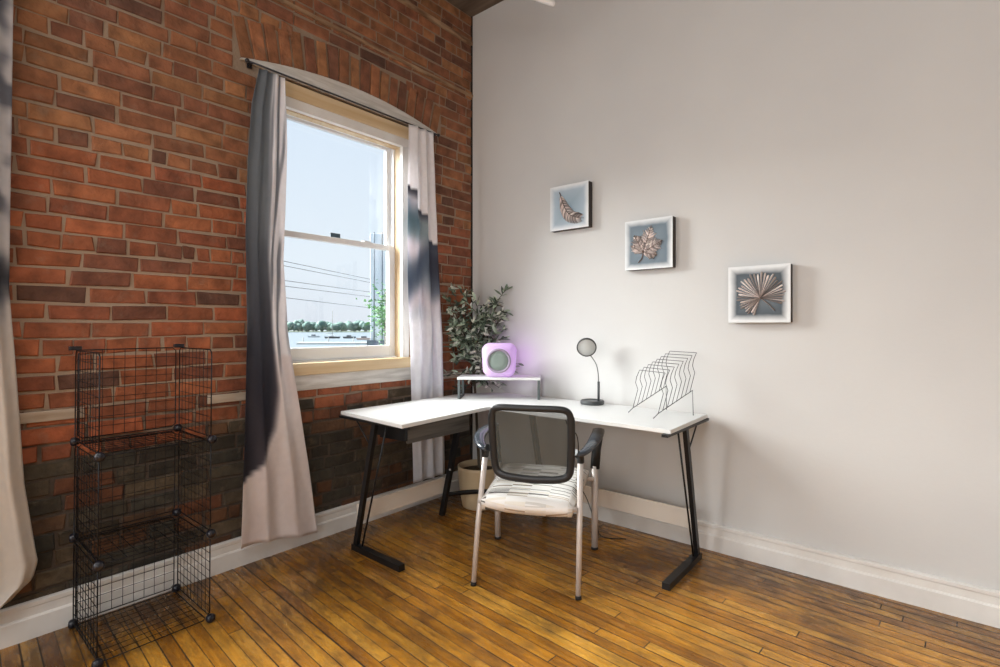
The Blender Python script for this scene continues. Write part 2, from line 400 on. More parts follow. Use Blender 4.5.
# openings in the brick wall: (yl, yr, z0, z1, chord half width, centre)
OPEN = [(-1.66, -.644), (-4.10, -3.10), (-6.10, -5.10)]
Z0, Z1, ZA = .90, 2.655, 2.665
def yc(o): return -1.083 if o[1] > -1 else (-3.56 if o[1] > -4 else -5.60)
HW = .705
def arc_in(o, y): return ZA+.088*(1-((y-yc(o))/HW)**2)

mb = MB()
zt = 2.655
ys = [Y1, -6.10, -5.10, -4.10, -3.10, -1.66, -.644, 0]
XM = -.007
WT = -.19
mb.box(WT, XM, ys[0], ys[1], 0, H); mb.box(WT, XM, ys[2], ys[3], 0, H); mb.box(WT, XM, ys[4], ys[5], 0, H); mb.box(WT, XM, ys[6], ys[7], 0, H)
for a, b in OPEN: mb.box(WT, XM, a, b, 0, Z0); mb.box(WT, XM, a, b, zt, H)
wall_left = struct(mb.build('wall_left', 'mortar'))

def brick_shape(mb, o, u, v, n, w, h, dep, col, jit=.0048):
    """brick face centred at o, spanning +-w/2 along u, +-h/2 along v, proud dep along n"""
    r = lambda: rnd.uniform(-jit, jit)
    back, mid, fr = [], [], []
    for (i, j) in ((-1, -1), (1, -1), (1, 1), (-1, 1)):
        du, dv = r(), r()
        p = o+u*(i*w/2+du)+v*(j*h/2+dv)
        back.append(p-n*.02); mid.append(p+n*(dep-.004)); fr.append(p-u*i*.0045-v*j*.0045+n*(dep+rnd.uniform(-.0012, .0012)))
    vs = back+mid+fr; fs = []
    for a in (0, 4):
        for k in range(4):
            l = (k+1) % 4; fs.append((a+k, a+l, a+4+l, a+4+k))
    fs.append((8, 9, 10, 11))
    mb.add(vs, fs, col)

def brick_colour(y, z):
    t = rnd.random()
    if z < .70+.10*max(0, min(1, (y+2.1)/.4))+.05*noise.noise(Vector((y*2, 0, 0))):
        g = noise.noise(Vector((y*1.4, z*2.2, 3)))
        base = [(70, 60, 52), (58, 50, 44), (84, 68, 56), (64, 58, 54), (92, 62, 46)][rnd.randrange(5)]
        if t < .10+.2*max(0, g): base = (112, 62, 42)
        if z < .30 and t < .45: base = (100, 62, 42)
        f = rnd.uniform(.85, 1.15)
    else:
        lo = (z < 2.0)
        opts = [(172, 88, 56), (164, 84, 54), (168, 82, 52), (156, 80, 54), (176, 94, 60), (146, 74, 52), (160, 84, 58), (128, 70, 54)] if lo else \
               [(160, 94, 64), (152, 88, 62), (146, 84, 60), (164, 102, 68), (138, 78, 58), (126, 74, 58), (156, 94, 62)]
        base = opts[rnd.randrange(len(opts))]
        if t < .04: base = (104, 64, 54)
        f = rnd.uniform(.9, 1.08)
    g_ = sum(base)/3; base = tuple((g_+(c-g_)*.84)*.95*m3 for c, m3 in zip(base, (1.02, 1.06, .98)))
    return lin(tuple(max(0, min(255, c*f)) for c in base))

mb = MB()
CO = .0735
U, V, NN = Vector((0, 1, 0)), Vector((0, 0, 1)), Vector((1, 0, 0))
row = 0; z = .03
BANDS = (.885, 3.08, 3.50)
while z+CO < H:
    zm = z+CO/2
    # free intervals of this course
    cut = []
    for oo_ in OPEN:
        c = yc(oo_)
        if Z0-.01 < zm < ZA-.01: cut.append((oo_[0]-.004, oo_[1]+.004))
        if ZA-.03 < zm < 2.98:
            # region of the soldier arch
            def outside(y):
                t = (y-c)/HW
                return abs(y-c) > HW+.035 or zm > arc_in(oo_, y)+.210
            lo_, hi_ = c-HW-.04, c+HW+.04
            yy = lo_
            while yy < c and outside(yy): yy += .01
            if yy < c: cut.append((yy-.005, 2*c-yy+.005))
    cut.sort()
    free = []; a = Y1
    for c0, c1 in cut: free.append((a, c0)); a = c1
    free.append((a, -.002))
    if any(abs(zm-b) < CO*.5 for b in BANDS): pass
    x_off = (row % 2)*.11+rnd.uniform(-.015, .015); y = Y1-x_off
    header = (row % 6 == 3)
    while y < 0:
        Lb = (.112 if header else .218)+rnd.uniform(-.012, .012)
        if rnd.random() < .06: Lb *= .55
        ya, yb = y, y+Lb
        for f0, f1 in free:
            p, q_ = max(ya, f0), min(yb, f1)
            if q_-p > .03:
                g = .011
                wob = .0025*noise.noise(Vector((p*.9, z*2, 0)))*3
                brick_shape(mb, Vector((0, (p+q_)/2, zm+wob)), U, V, NN, (q_-p)-g, CO-.0118, rnd.uniform(-.003, .004), brick_colour(p, zm))
        y = yb
    row += 1; z += CO
# soldier arches
for oo_ in OPEN:
    c = yc(oo_); n = 19
    for i in range(n):
        t = (i+.5)/n*2-1; y = c+t*HW*1.0
        ang = -t*R(13)
        uu = Vector((0, math.cos(ang), math.sin(ang))); vv = Vector((0, -math.sin(ang), math.cos(ang)))
        zb = arc_in(oo_, y)+.006
        h = .205+rnd.uniform(-.012, .008)
        brick_shape(mb, Vector((0, y, zb))+vv*(h/2), uu, vv, NN, .063, h, rnd.uniform(.001, .007), brick_colour(y, 2.8))
bricks = struct(mb.build('brick_courses', 'brick', wall_left, fix=True)); 

# nailer planks and ledges let into the brickwork
segs = [(-7, -6.14), (-5.06, -4.14), (-3.06, -2.44), (-1.95, -1.70), (-.60, -.005)]
for a, b in segs:
    struct(MB().box(-.02, .006, a, b, .862, .905, bev=.003).build('nailer_plank', 'nailer', wall_left))
for zz, t in ((3.075, .022), (3.495, .03)):
    mb = MB()
    y = Y1
    while y < -.01:
        y2 = min(y+rnd.uniform(.5, 1.1), -.003); mb.box(-.02, .018+rnd.uniform(-.004, .004), y, y2-.002, zz-t/2+rnd.uniform(-.002, .002), zz+t/2, bev=.003); y = y2
    struct(mb.build('brick_ledge', 'ledge', wall_left))

# arch infill boards
for k, oo_ in enumerate(OPEN):
    c = yc(oo_); poly = [(c-HW, ZA-.006)]
    for i in range(25):
        y = c-HW+2*HW*i/24; poly.append((y, arc_in(oo_, y)+.002))
    poly.append((c+HW, ZA-.006))
    mb = MB(); mb.prism(poly, -.05, .012, axis='x')
    struct(mb.build('trim_%d' % (k+1), 'old_white'))

# baseboards
prof = [(0, 0), (.026, 0), (.026, .082), (.022, .088), (.017, .09), (.017, .122), (.021, .128), (.021, .142), (.012, .147), (0, .147)]
mb = MB(); mb.prism([(p[0], p[1]) for p in prof], Y1, -.026, axis='y'); struct(mb.build('baseboard_left', 'white_paint'))
mb = MB(); mb.prism([(-p[0], p[1]) for p in prof], .0, X1, axis='x'); struct(mb.build('baseboard_right', 'white_paint'))

# ------------------------------------------------------------------ windows
def window(idx, o_):
    a, b = o_
    root = struct(MB().box(-.16, -.118, a+.0, b-.0, Z0+.06, 2.655).box(-.001, .0, a, a+.0001, 1, 1.0001).build('window_%d' % idx, 'vinyl')) if False else None
    mb = MB()   # outer vinyl frame
    fa, fb = a+.056, b-.056
    mb.box(-.17, -.085, fa-.03, fa+.012, 1.03, 2.52, bev=.003); mb.box(-.17, -.085, fb-.012, fb+.03, 1.03, 2.52, bev=.003)
    mb.box(-.17, -.085, fa, fb, 2.502, 2.54, bev=.003); mb.box(-.17, -.06, fa, fb, 1.02, 1.05, bev=.003)
    root = struct(mb.build('window_%d' % idx, 'vinyl'))
    # masonry-side jamb fill
    mb = MB(); mb.box(-.188, -.17, a-.002, fa-.02, Z0, 2.66); mb.box(-.188, -.17, fb+.02, b+.002, Z0, 2.66); mb.box(-.188, -.17, a, b, 2.53, 2.66); mb.box(-.188, -.12, a, b, Z0, 1.03)
    struct(mb.build('jamb_fill', 'vinyl', root))
    mb = MB()   # white casing, pine reveal
    mb.box(-.085, -.0, a, fa-.0125, 1.041, 2.495, bev=.002); mb.box(-.085, -.0, fb+.0125, b, 1.041, 2.495, bev=.002); mb.box(-.032, 0, fb, fb+.012, 1.041, 2.495, bev=.002); mb.box(-.032, 0, fa-.012, fa, 1.041, 2.495, bev=.002); mb.box(-.085, -.0, a, b, 2.496, 2.555, bev=.002)
    struct(mb.build('window_casing', 'white_paint', root))
    mb = MB()
    mb.box(-.084, -.012, fa-.012, fa, 1.04, 2.5); mb.box(-.084, -.033, fb-.001, fb+.012, 1.04, 2.5); mb.box(-.084, -.033, fa, fb, 2.490, 2.498)
    struct(mb.build('window_reveal', 'pine_v', root))
    mb = MB(); mb.box(-.1, .002, a-.01, b+.004, 2.556, 2.64, bev=.002)
    struct(mb.build('head_board', 'pine', root))
    mb = MB(); mb.box(-.12, .03, a-.02, b+.026, .972, 1.04, bev=.004)
    struct(mb.build('window_sill', 'pine', root))
    mb = MB(); mb.box(-.05, .012, a-.01, b+.022, .883, .971, bev=.003)
    struct(mb.build('window_apron', 'old_white', root))
    # sashes
    def sash(name, x0, x1, z0, z1, bot, top, side=.036):
        mb = MB(); A, B = fa+.01, fb-.01
        mb.box(x0, x1, A, A+side, z0, z1, bev=.003); mb.box(x0, x1, B-side, B, z0, z1, bev=.003)
        mb.box(x0, x1, A+side, B-side, z0, z0+bot, bev=.003); mb.box(x0, x1, A+side, B-side, z1-top, z1, bev=.003)
        s_ = struct(mb.build(name, 'vinyl', root))
        xm = (x0+x1)/2
        struct(MB().box(xm-.003, xm+.003, A+side, B-side, z0+bot, z1-top).build('pane', 'glass', s_))
        return s_
    up = sash('upper_sash', -.155, -.125, 1.785, 2.508, .034, .022, .03)
    lo = sash('lower_sash', -.12, -.088, 1.05, 1.815, .075, .036, .036)
    if idx == 1:
        struct(MB().box(-.136, -.130, -1.175, -1.105, 1.822, 1.850, bev=.001).build('vent_stop', mat('dark_teal_plastic', (62, 76, 84), .5), up))
        struct(MB().box(-.125, -.095, -.95, -.89, 1.815, 1.825, bev=.002).build('sash_lock', 'vinyl', lo))
    return root
window(1, OPEN[0]); window(2, OPEN[1]); window(3, OPEN[2])

# ------------------------------------------------------------------ outside
def exterior():
    Cx, Cy = 2.787, -2.988; a = R(AZ); Fx, Fy = -math.sin(a), math.cos(a); Rx, Ry = math.cos(a), math.sin(a)
    def P(px, D): k = (px-500)/514; return (Cx+D*(Fx+Rx*k), Cy+D*(Fy+Ry*k))
    water = mat('pale_harbour_water', (92, 104, 112), .35)
    add_noise_bump(water, .8, .3, .2)
    struct(MB().box(-700, -8, -300, 900, -3.7, -3.5).build('floor_water', water))
    tag(bpy.data.objects['floor_water'], kind='structure'); bpy.data.objects['floor_water'].name = 'water'
    shore = noise_color(mat('grassy_shore', (92, 110, 92), .9), (84, 100, 84), (120, 128, 108), .05)
    p0, p1 = P(120, 520), P(480, 520)
    mb = MB(); n = 12
    poly = []
    for i in range(n+1):
        px = -80+560*i/n; q = P(px, 462+6*math.sin(i*1.7)); poly.append(q)
    for i in range(n, -1, -1): poly.append(P(-80+560*i/n, 560))
    mb.prism(poly, -3.9, -2.9); struct(mb.build('far_shore', shore))
    tm = noise_color(mat('distant_foliage', (84, 112, 100), .9), (78, 106, 102), (100, 126, 116), .25, 4)  # distance haze is put into the foliage colour
    k = 0
    for rowi in range(3):
        for c_ in range(35):
            px = -47+c_*14.2+rowi*4.7+rnd.uniform(-.6, .6)
            x, y = P(px, 474+rowi*24); s = rnd.uniform(.92, 1.1)
            if k < 3:
                t = thing('tree', '', 'tree', (0, 0, 0))
                mb = MB(); mb.tube([(0, 0, 0), (.1, 0, 4)], [.45, .3], 6); mb.build('trunk', 'bark', t)
                mb = MB()
                for q in range(8):
                    mb.ball((rnd.uniform(-3, 3), rnd.uniform(-3, 3), rnd.uniform(3.0, 6.6)), rnd.uniform(2.4, 3.2), (1.1, 1.1, 1.0), 2, None, .5, k*10+q)
                mb.build('crown', tm, t); protos.append(t)
            else: t = copy_tree(protos[k % 3])
            t.location = (x, y, -3.0); t.scale = (s, s, s*rnd.uniform(.92, 1.2)); t.rotation_euler = (0, 0, rnd.uniform(0, 6)); k += 1
            tag(t, 'hazy green tree in the wooded line across the water', 'tree', 'trees on the far shore')
    # sailing boats and motor boats on the harbour
    def boat(px, D, L_, label, col, mast=0):
        x, y = P(px, D); t = thing('sailing_boat' if mast else 'motor_boat', label, 'boat', (x, y, -3.5), R(AZ+rnd.uniform(-15, 15)), None)
        hull = MB(); W_ = L_*.16
        ring = [(-L_/2, -W_*.8), (L_*.2, -W_), (L_/2, 0), (L_*.2, W_), (-L_/2, W_*.8)]
        low = [(p[0]*.86, p[1]*.6, -.1) for p in ring]; hi = [(p[0], p[1], .75) for p in ring]
        n = 5; hull.add(low+hi, [tuple(range(n))[::-1], tuple(range(n, 2*n))]+[(i, (i+1) % n, n+(i+1) % n, n+i) for i in range(n)])
        hull.build('hull', mat('boat_hull_paint', col, .4), t)
        MB().box(-L_*.2, L_*.12, -W_*.55, W_*.55, .75, 1.35, bev=.1).build('cabin', 'vinyl' if mast else mat('boat_cabin_tint', (70, 78, 86), .4), t)
        if mast: MB().tube([(0, 0, .7), (0, 0, mast)], .11, 6).tube([(0, 0, 2), (-L_*.42, 0, 2.1)], .09, 6).build('mast', 'lamp_neck', t)
        return t
    boat(332.5, 215, 6.5, 'dark hulled sailing boat with a tall mast on the harbour', (52, 62, 72), 11.5)
    boat(349.5, 215, 5.5, 'dark motor boat moored right of the sailing boat', (60, 70, 78))
    boat(314, 235, 5.5, 'white motor boat moored left of the sailing boat', (200, 205, 208))
    boat(364.5, 190, 6.0, 'pinkish cream motor boat beside the pale tower, seen through the window', (208, 180, 168))
    # floating jetty
    t = thing('floating_jetty', 'low pale grey floating jetty on the water beyond the window', 'jetty', (*P(345, 142), -3.5), R(AZ))
    MB().box(-13, 18, -1.2, 1.2, 0, .55, bev=.1).build('deck', mat('bleached_deck', (176, 178, 176), .8), t)
    for sx in (-12, -5, 2, 9, 16): MB().tube([(sx, 1.35, -.3), (sx, 1.35, 1.9)], .16, 8).build('pile', mat('jetty_pile', (150, 152, 152), .8) if sx == -12 else bpy.data.materials['jetty_pile'], t)
    # pale glass tower at the right of the view, two dark pipes and a balcony
    x, y = P(380.5, 30); t = thing('tower', 'pale blue narrow tower with two dark pipes outside the window', 'building', (x, y, -3.5), R(AZ+13))
    MB().box(-.58, .62, 0, 1.2, 3.4, 10.2, bev=.02).build('shaft', mat('pale_blue_cladding', (238, 243, 247), .35), t)
    for sx in (-.36, .1): MB().tube([(sx, -.12, 3.6), (sx, -.12, 10.25)], .032, 8).build('pipe', mat('slate_pipe', (74, 86, 98), .5), t)
    MB().box(-.75, .75, -.8, 0, 3.52, 3.6).box(-.75, .75, -.8, -.74, 3.66, 4.0).box(-.75, -.69, -.8, 0, 3.6, 4.0).box(.69, .75, -.8, 0, 3.6, 4.0).build('balcony', mat('slate_balcony', (92, 108, 118), .5), t)
    for sx in (-.6, .55): MB().tube([(sx, -.4, 0), (sx, -.4, 3.5)], .05, 8).build('leg', bpy.data.materials['slate_balcony'], t)
    # leafy tree in front of the tower
    x, y = P(386, 24); t = thing('leafy_tree', 'bright green leafy tree in front of the pale tower', 'tree', (x, y, -3.5))
    MB().tube(smoothpath([(0, 0, 0), (.05, 0, 3), (-.05, .05, 5.2), (0, 0, 6.4)]), [.1]*12+[.06]*7, 8).build('trunk', 'bark', t)
    mb = MB()
    for i in range(700):
        d = Vector((rnd.gauss(0, .36), rnd.gauss(0, .36), rnd.gauss(0, .62)))
        if abs(d.x) > .8: continue
        c = Vector((0, 0, 5.35))+d; a_ = rnd.uniform(0, 6.28); u = Vector((math.cos(a_), math.sin(a_), rnd.uniform(-.5, .5)))*.10; v = u.cross(Vector((rnd.random(), rnd.random(), rnd.random()+.1))).normalized()*.06
        g = rnd.uniform(.8, 1.2)
        mb.add([c-u, c+v, c+u, c-v], [(0, 1, 2, 3)], lin((96*g, 150*g, 84*g)))
    tag(mb.build('foliage', vcol(mat('fresh_green_leaves', (90, 140, 80), .7)), t), kind='stuff')
    # overhead power lines
    for k, (ya, yb) in enumerate(((262, 283), (266.5, 286), (281, 294.5), (286.5, 299), (298, 310))):
        D0, D1 = 26, 34
        x0, y0 = P(288, D0); x1, y1 = P(388, D1)
        za, zb = 1.25-(ya-327)/514*D0, 1.25-(yb-327)/514*D1
        p0 = Vector((x0, y0, za)); p1 = Vector((x1, y1, zb)); d = p1-p0
        pts = [p0+d*(-1.2+3.4*i/16) for i in range(17)]
        ob = MB().tube(pts, .016, 6).build('power_line', mat('wire_sheath', (96, 100, 108), .7) if k == 0 else bpy.data.materials['wire_sheath'])
        lab = ['highest of the thin power lines crossing the window view', 'power line just below the highest one, second from top', 'middle one of the five power lines across the window view', 'power line just above the lowest one, fourth from top', 'lowest of the thin power lines crossing the window view'][k]
        tag(ob, lab, 'cable', 'power lines outside the window')
protos = []
exterior()

# ------------------------------------------------------------------ curtains
def curtain(name, label, prof, colf, nu=70, nv=110, nf=5, amp=.02, x0=.075, seed=0, origin=None):
    """prof(v) -> (y_left, y_right, z, x_push);  v = 0 top .. 1 bottom"""
    root = thing(name, label, 'curtain', origin)
    mb = MB(); vs = []; cols = []
    for j in range(nv+1):
        v = j/nv
        for i in range(nu+1):
            u = i/nu; ya, yb, z, push = prof(v, u)
            ph = 2*math.pi*(nf*u+.35*math.sin(2.3*u+seed)+.10*math.sin(3*v+seed))
            am = amp*(.75+.5*noise.noise(Vector((u*3, v*1.5, seed))))
            x = x0+push+am*math.sin(ph)+.006*noise.noise(Vector((u*9, v*9, seed+3)))
            y = ya+(yb-ya)*(u+.018*math.cos(ph))
            vs.append((x, y, z)); cols.append(colf(u, v))
    fs = []
    for j in range(nv):
        for i in range(nu): k = j*(nu+1)+i; fs.append((k, k+1, k+nu+2, k+nu+1))
    me = bpy.data.meshes.new('panel'); O = Vector(origin)
    me.from_pydata([tuple(Vector(v)-O) for v in vs], [], fs)
    ca = me.color_attributes.new('Col', 'FLOAT_COLOR', 'POINT')
    for i, c in enumerate(cols): ca.data[i].color = (*lin(c), 1)
    for p in me.polygons: p.use_smooth = True
    me.materials.append(M['curtain']); ob = bpy.data.objects.new('fabric_panel', me); COL.objects.link(ob); ob.parent = root
    sm = ob.modifiers.new('thick', 'SOLIDIFY'); sm.thickness = .0012
    return root
def ss(a, b, x): t = max(0, min(1, (x-a)/(b-a))); return t*t*(3-2*t)
def mixc(a, b, t): return tuple(p+(q-p)*t for p, q in zip(a, b))
def interp(tab, v):
    for (a, x), (b, y) in zip(tab, tab[1:]):
        if v <= b: return x+(y-x)*(v-a)/(b-a)
    return tab[-1][1]

# left curtain of the window
LT = [(0, -1.725), (.08, -1.765), (.2, -1.785), (.35, -1.80), (.55, -1.795), (.75, -1.81), (1, -1.835)]
RT = [(0, -1.585), (.15, -1.575), (.4, -1.60), (.55, -1.58), (.7, -1.52), (.85, -1.46), (1, -1.405)]
def prof_l(v, u):
    z = 2.615-v*(2.615-.10)
    if v > .9: z -= .045*math.sin(u*3.0+1.4)*ss(.9, 1, v)*-1*.6
    return interp(LT, v), interp(RT, v), z, .03*v
def col_l(u, v):
    n1 = noise.noise(Vector((u*2.0, v*5, 1))); n2 = noise.noise(Vector((u*6, v*14, 5)))
    white = mixc((248, 247, 250), (246, 238, 236), ss(.5, 1, v))
    dark = mixc((124, 132, 140), (50, 50, 62), ss(.2, .75, v))
    edge = interp([(0, .54), (.3, .54), (.5, .62), (.68, .60), (.76, .50), (.83, .30), (.88, -.2), (1, -.4)], v)+.05*n1
    t = 1-ss(edge-.05, edge+.07, u)
    c = mixc(white, dark, t)
    # pale wash in the dark half
    c = mixc(c, (150, 158, 166), .45*t*ss(.1, .5, n1)*(1-ss(.5, .8, v)))
    # grey wisps on the right half
    s_ = ss(.0, .35, noise.noise(Vector((u*9+v*2.5, v*6, 9))))*(1-ss(.55, .72, v))*(1-t)
    c = mixc(c, (112, 118, 130), .75*s_)
    if v > .6: c = mixc(c, (214, 188, 180), .28*ss(-.1, .5, noise.noise(Vector((u*3, v*4, 12)))))
    return c
curtain('curtain', 'long curtain at the left of the window, slate grey print over pinkish white', prof_l, col_l, nf=3, amp=.013, seed=1, origin=(.09, -1.66, .10))

# right curtain of the window
LR = [(0, -.712), (.4, -.722), (.6, -.70), (1, -.675)]
RR = [(0, -.49), (.3, -.455), (.6, -.40), (.8, -.385), (1, -.375)]
def prof_r(v, u): return interp(LR, v), interp(RR, v), 2.625-v*(2.625-.185), .012
def col_r(u, v):
    n1 = noise.noise(Vector((u*2, v*6, 21)))
    c = mixc((248, 246, 248), (244, 245, 250), ss(.3, .8, v))
    d = v-.035*u   # print bands step down to the right
    step = .17+(.05 if u > .28 else 0)+(.07 if u > .62 else 0)
    if d > step and v < .56:
        k = (d-step)
        c = mixc(c, (62, 66, 80), .92*(1-ss(.0, .045, k)))
        if k > .03:
            b = .5+.5*math.sin((d*34)+u*2.2+n1*3)
            c = mixc(c, mixc((226, 220, 226), (122, 138, 154), b), .9*(1-ss(.48, .56, v)))
        c = mixc(c, (58, 62, 78), .85*ss(.30, .34, d)*(1-ss(.37, .42, d))*ss(.45, .75, u))
        c = mixc(c, (92, 126, 134), .5*ss(.22, .26, d)*(1-ss(.28, .33, d)))
        dg = v-.50+.16*u   # diagonal slate streak
        c = mixc(c, (92, 106, 128), .8*(1-ss(.0, .07, abs(dg+.05))))
        if u > .68: c = mixc(c, (60, 62, 76), .6*ss(.24, .3, v)*(1-ss(.44, .5, v)))
    c = mixc(c, (172, 176, 190), .55*(1-ss(.0, .09, abs(u-.55+(v-.7)*.9)))*ss(.5, .62, v)*(1-ss(.85, 1, v)))
    return c
curtain('curtain', 'narrow curtain at the right of the window, grey and teal brush print on white', prof_r, col_r, nf=2.6, amp=.012, seed=4, origin=(.09, -.57, .185))

# curtain of the next window, cut by the left edge of the photo
def prof_3(v, u):
    ya = -3.02; yb = interp([(0, -2.675), (.5, -2.685), (.62, -2.665), (.8, -2.64), (.93, -2.60), (.97, -2.615), (1, -2.68)], v)
    return ya, yb, 2.64-v*(2.64-.15)+.0*u+(.06*ss(.5, 1, u)*ss(.9, 1, v)), .03+.015*v
def col_3(u, v):
    c = mixc((206, 204, 206), (222, 216, 208), ss(.35, .7, v))
    n = noise.noise(Vector((u*4, v*22, 31))); n2 = noise.noise(Vector((u*7, v*9, 33)))
    k = (1-ss(.50, .56, v))
    c = mixc(c, (92, 96, 108), .8*k*ss(.0, .35, n+.25*n2))
    c = mixc(c, (40, 44, 54), .85*(1-ss(.0, .045, abs(v-.485-.02*n2))))
    return c
curtain('curtain', 'curtain at the left edge of the photo, off white below a dark smudged print', prof_3, col_3, nf=4, amp=.016, seed=8, origin=(.1, -2.85, .15))

for (o_, lab) in ((OPEN[0], 'thin dark curtain rod under the arch above the window'), (OPEN[1], 'thin dark curtain rod of the next window, beyond the left edge curtain')):
    c = yc(o_); t = thing('curtain_rod', lab, 'curtain rod', (.036, c, 2.650))
    MB().tube([(0, -.68, 0), (0, .68, 0)], .005, 10).build('pole', 'rod', t)
    for s_ in (-1, 1):
        MB().ball((0, s_*.685, 0), .012, sub=2).build('finial', 'rod', t)
        MB().tube([(-.034, s_*.66, -.002), (-.02, s_*.66, -.002), (0, s_*.66, -.001)], .006, 8).box(-.036, -.030, s_*.66-.012, s_*.66+.012, -.02, .02).build('bracket', 'rod', t)

# ------------------------------------------------------------------ L-shaped desk
# dark strip along the corner where plaster meets brick
struct(MB().box(-.006, .006, -.010, .001, .147, H).build('corner_joint', mat('dark_joint', (40, 34, 30), .9), wall_left))

desk = thing('corner_desk', 'L-shaped corner desk with white top and black metal Z legs', 'desk', (.15, -.27, 0))
DO = Vector((.15, -.27, 0))
class DMB(MB):
    def done(s, name, material, parent=None): 
        s.v = [tuple(Vector(v)-DO) for v in s.v]; return s.build(name, material, parent or desk)
TZ = .762; TT = .02
poly = [(.15, -1.32), (.775, -1.32), (.715, -.60), (1.853, -.60), (1.853, -.035), (.38, -.035), (.15, -.27)]
poly = [(.163, -1.292), (.768, -1.335), (.712, -.60), (1.846, -.604), (1.835, -.045), (.385, -.04), (.155, -.27)]
def inset_top():
    bm = bmesh.new(); vs = [bm.verts.new((p[0], p[1], TZ-TT)) for p in poly]
    f = bm.faces.new(vs); r = bmesh.ops.extrude_face_region(bm, geom=[f])
    for v in r['geom']:
        if isinstance(v, bmesh.types.BMVert): v.co.z = TZ
    bmesh.ops.recalc_face_normals(bm, faces=bm.faces[:])
    bmesh.ops.bevel(bm, geom=[e for e in bm.edges], offset=.002, segments=2, affect='EDGES')
    return bm
DMB().addbm(inset_top()).done('tabletop', 'desk_white')
tz = TZ-TT
# end frame on the window side
def end_frame(origin, fwd, side):
    """origin: floor elbow; fwd: unit vector pointing to the sitter; side: unit vector along the wing"""
    o_ = Vector(origin); f = Vector(fwd); z = Vector((0, 0, 1)); 
    MBs = []
    pass
    leg = DMB(); leg.bar(o_+z*.006+f*.012, o_+f*.19+z*(tz-.008), .031, .022, f); leg.done('leg', 'black_metal')
    foot = DMB(); foot.bar(o_+z*.0165-f*.004, o_+f*(.445 if fwd[0] == 0 else .415)+z*.0165, .038, .032, side); foot.done('foot_bar', 'black_metal')
    top = DMB(); top.bar(o_+f*(-.13)+z*(tz-.008), o_+f*.46+z*(tz-.008), .03, .014, side); top.done('top_rail', 'black_metal')
    rod = DMB(); rod.tube([o_+f*.075+z*.037, o_+f*.29+z*(tz-.014)], .0052, 8); rod.done('bracing_rod', 'black_metal')
    br = DMB(); br.tube([o_+f*(.02)+z*(tz-.014), o_+f*.150+z*(.60)], .0045, 8); br.done('brace', 'black_metal')
end_frame((.30, -1.292, 0), (1, 0, 0), (0, 1, 0))
end_frame((1.825, -.165, 0), (0, -1, 0), (1, 0, 0))
# middle legs near the corner
a0, a1 = Vector((.30, -.615, .0)), Vector((.47, -.60, tz)); b0, b1 = Vector((.824, -.165, .0)), Vector((.824, -.33, tz))
DMB().bar(a0, a1, .034, .026, (1, 0, 0)).done('leg', 'black_metal')
DMB().bar(b0, b1, .034, .026, (0, 1, 0)).done('leg', 'black_metal')
am, bm_ = a0.lerp(a1, .19), b0.lerp(b1, .19)
mid = Vector((.36, -.10, .142))
arc = [am.lerp(mid, t).lerp(mid.lerp(bm_, t), t) for t in [i/16 for i in range(17)]]
arc = []
for i in range(17):
    t = i/16; arc.append(am*(1-t)**2+Vector((.45, -.335, .142))*2*t*(1-t)+bm_*t*t)
DMB().tube(arc, .012, 8, flat=(1.3, .5)).done('corner_brace', 'black_metal')
DMB().lathe([(0, .0), (.006, 0), (.006, .004), (0, .005)], 12, mtx=Matrix.Rotation(R(90), 3, 'Y')).add([], []).done('bolt', 'screw') if False else None
bp = a0.lerp(a1, .43)+Vector((.0, 0, 0))
bt = DMB(); bt.ball(tuple(bp+Vector((.012, -.016, 0))), .007, sub=2); bt.done('bolt', 'screw')
# modesty boards
DMB().box(.296, .312, -1.275, -.60, .150, .250, bev=.002).done('modesty_board', 'panel_white')
DMB().box(.84, 1.80, -.173, -.158, .150, .252, bev=.002).done('modesty_board', 'panel_white')
# drawer box under the short wing
dr = DMB(); dr.box(.40, .655, -1.215, -1.205, .645, tz-.001).box(.40, .655, -.80, -.79, .645, tz-.001).box(.40, .41, -1.205, -.80, .645, tz-.001).box(.41, .655, -1.205, -.80, .645, .652)
dr.done('drawer_box', 'black_metal')
DMB().box(.655, .672, -1.215, -.745, .632, tz-.003, bev=.0015).done('drawer_front', 'dark_wood')
ap = DMB(); ap.prism([(.455, .642), (.668, .648), (.668, tz-.002), (.49, tz-.002)], -1.235, -1.216, axis='y'); ap.done('side_plate', 'black_metal')

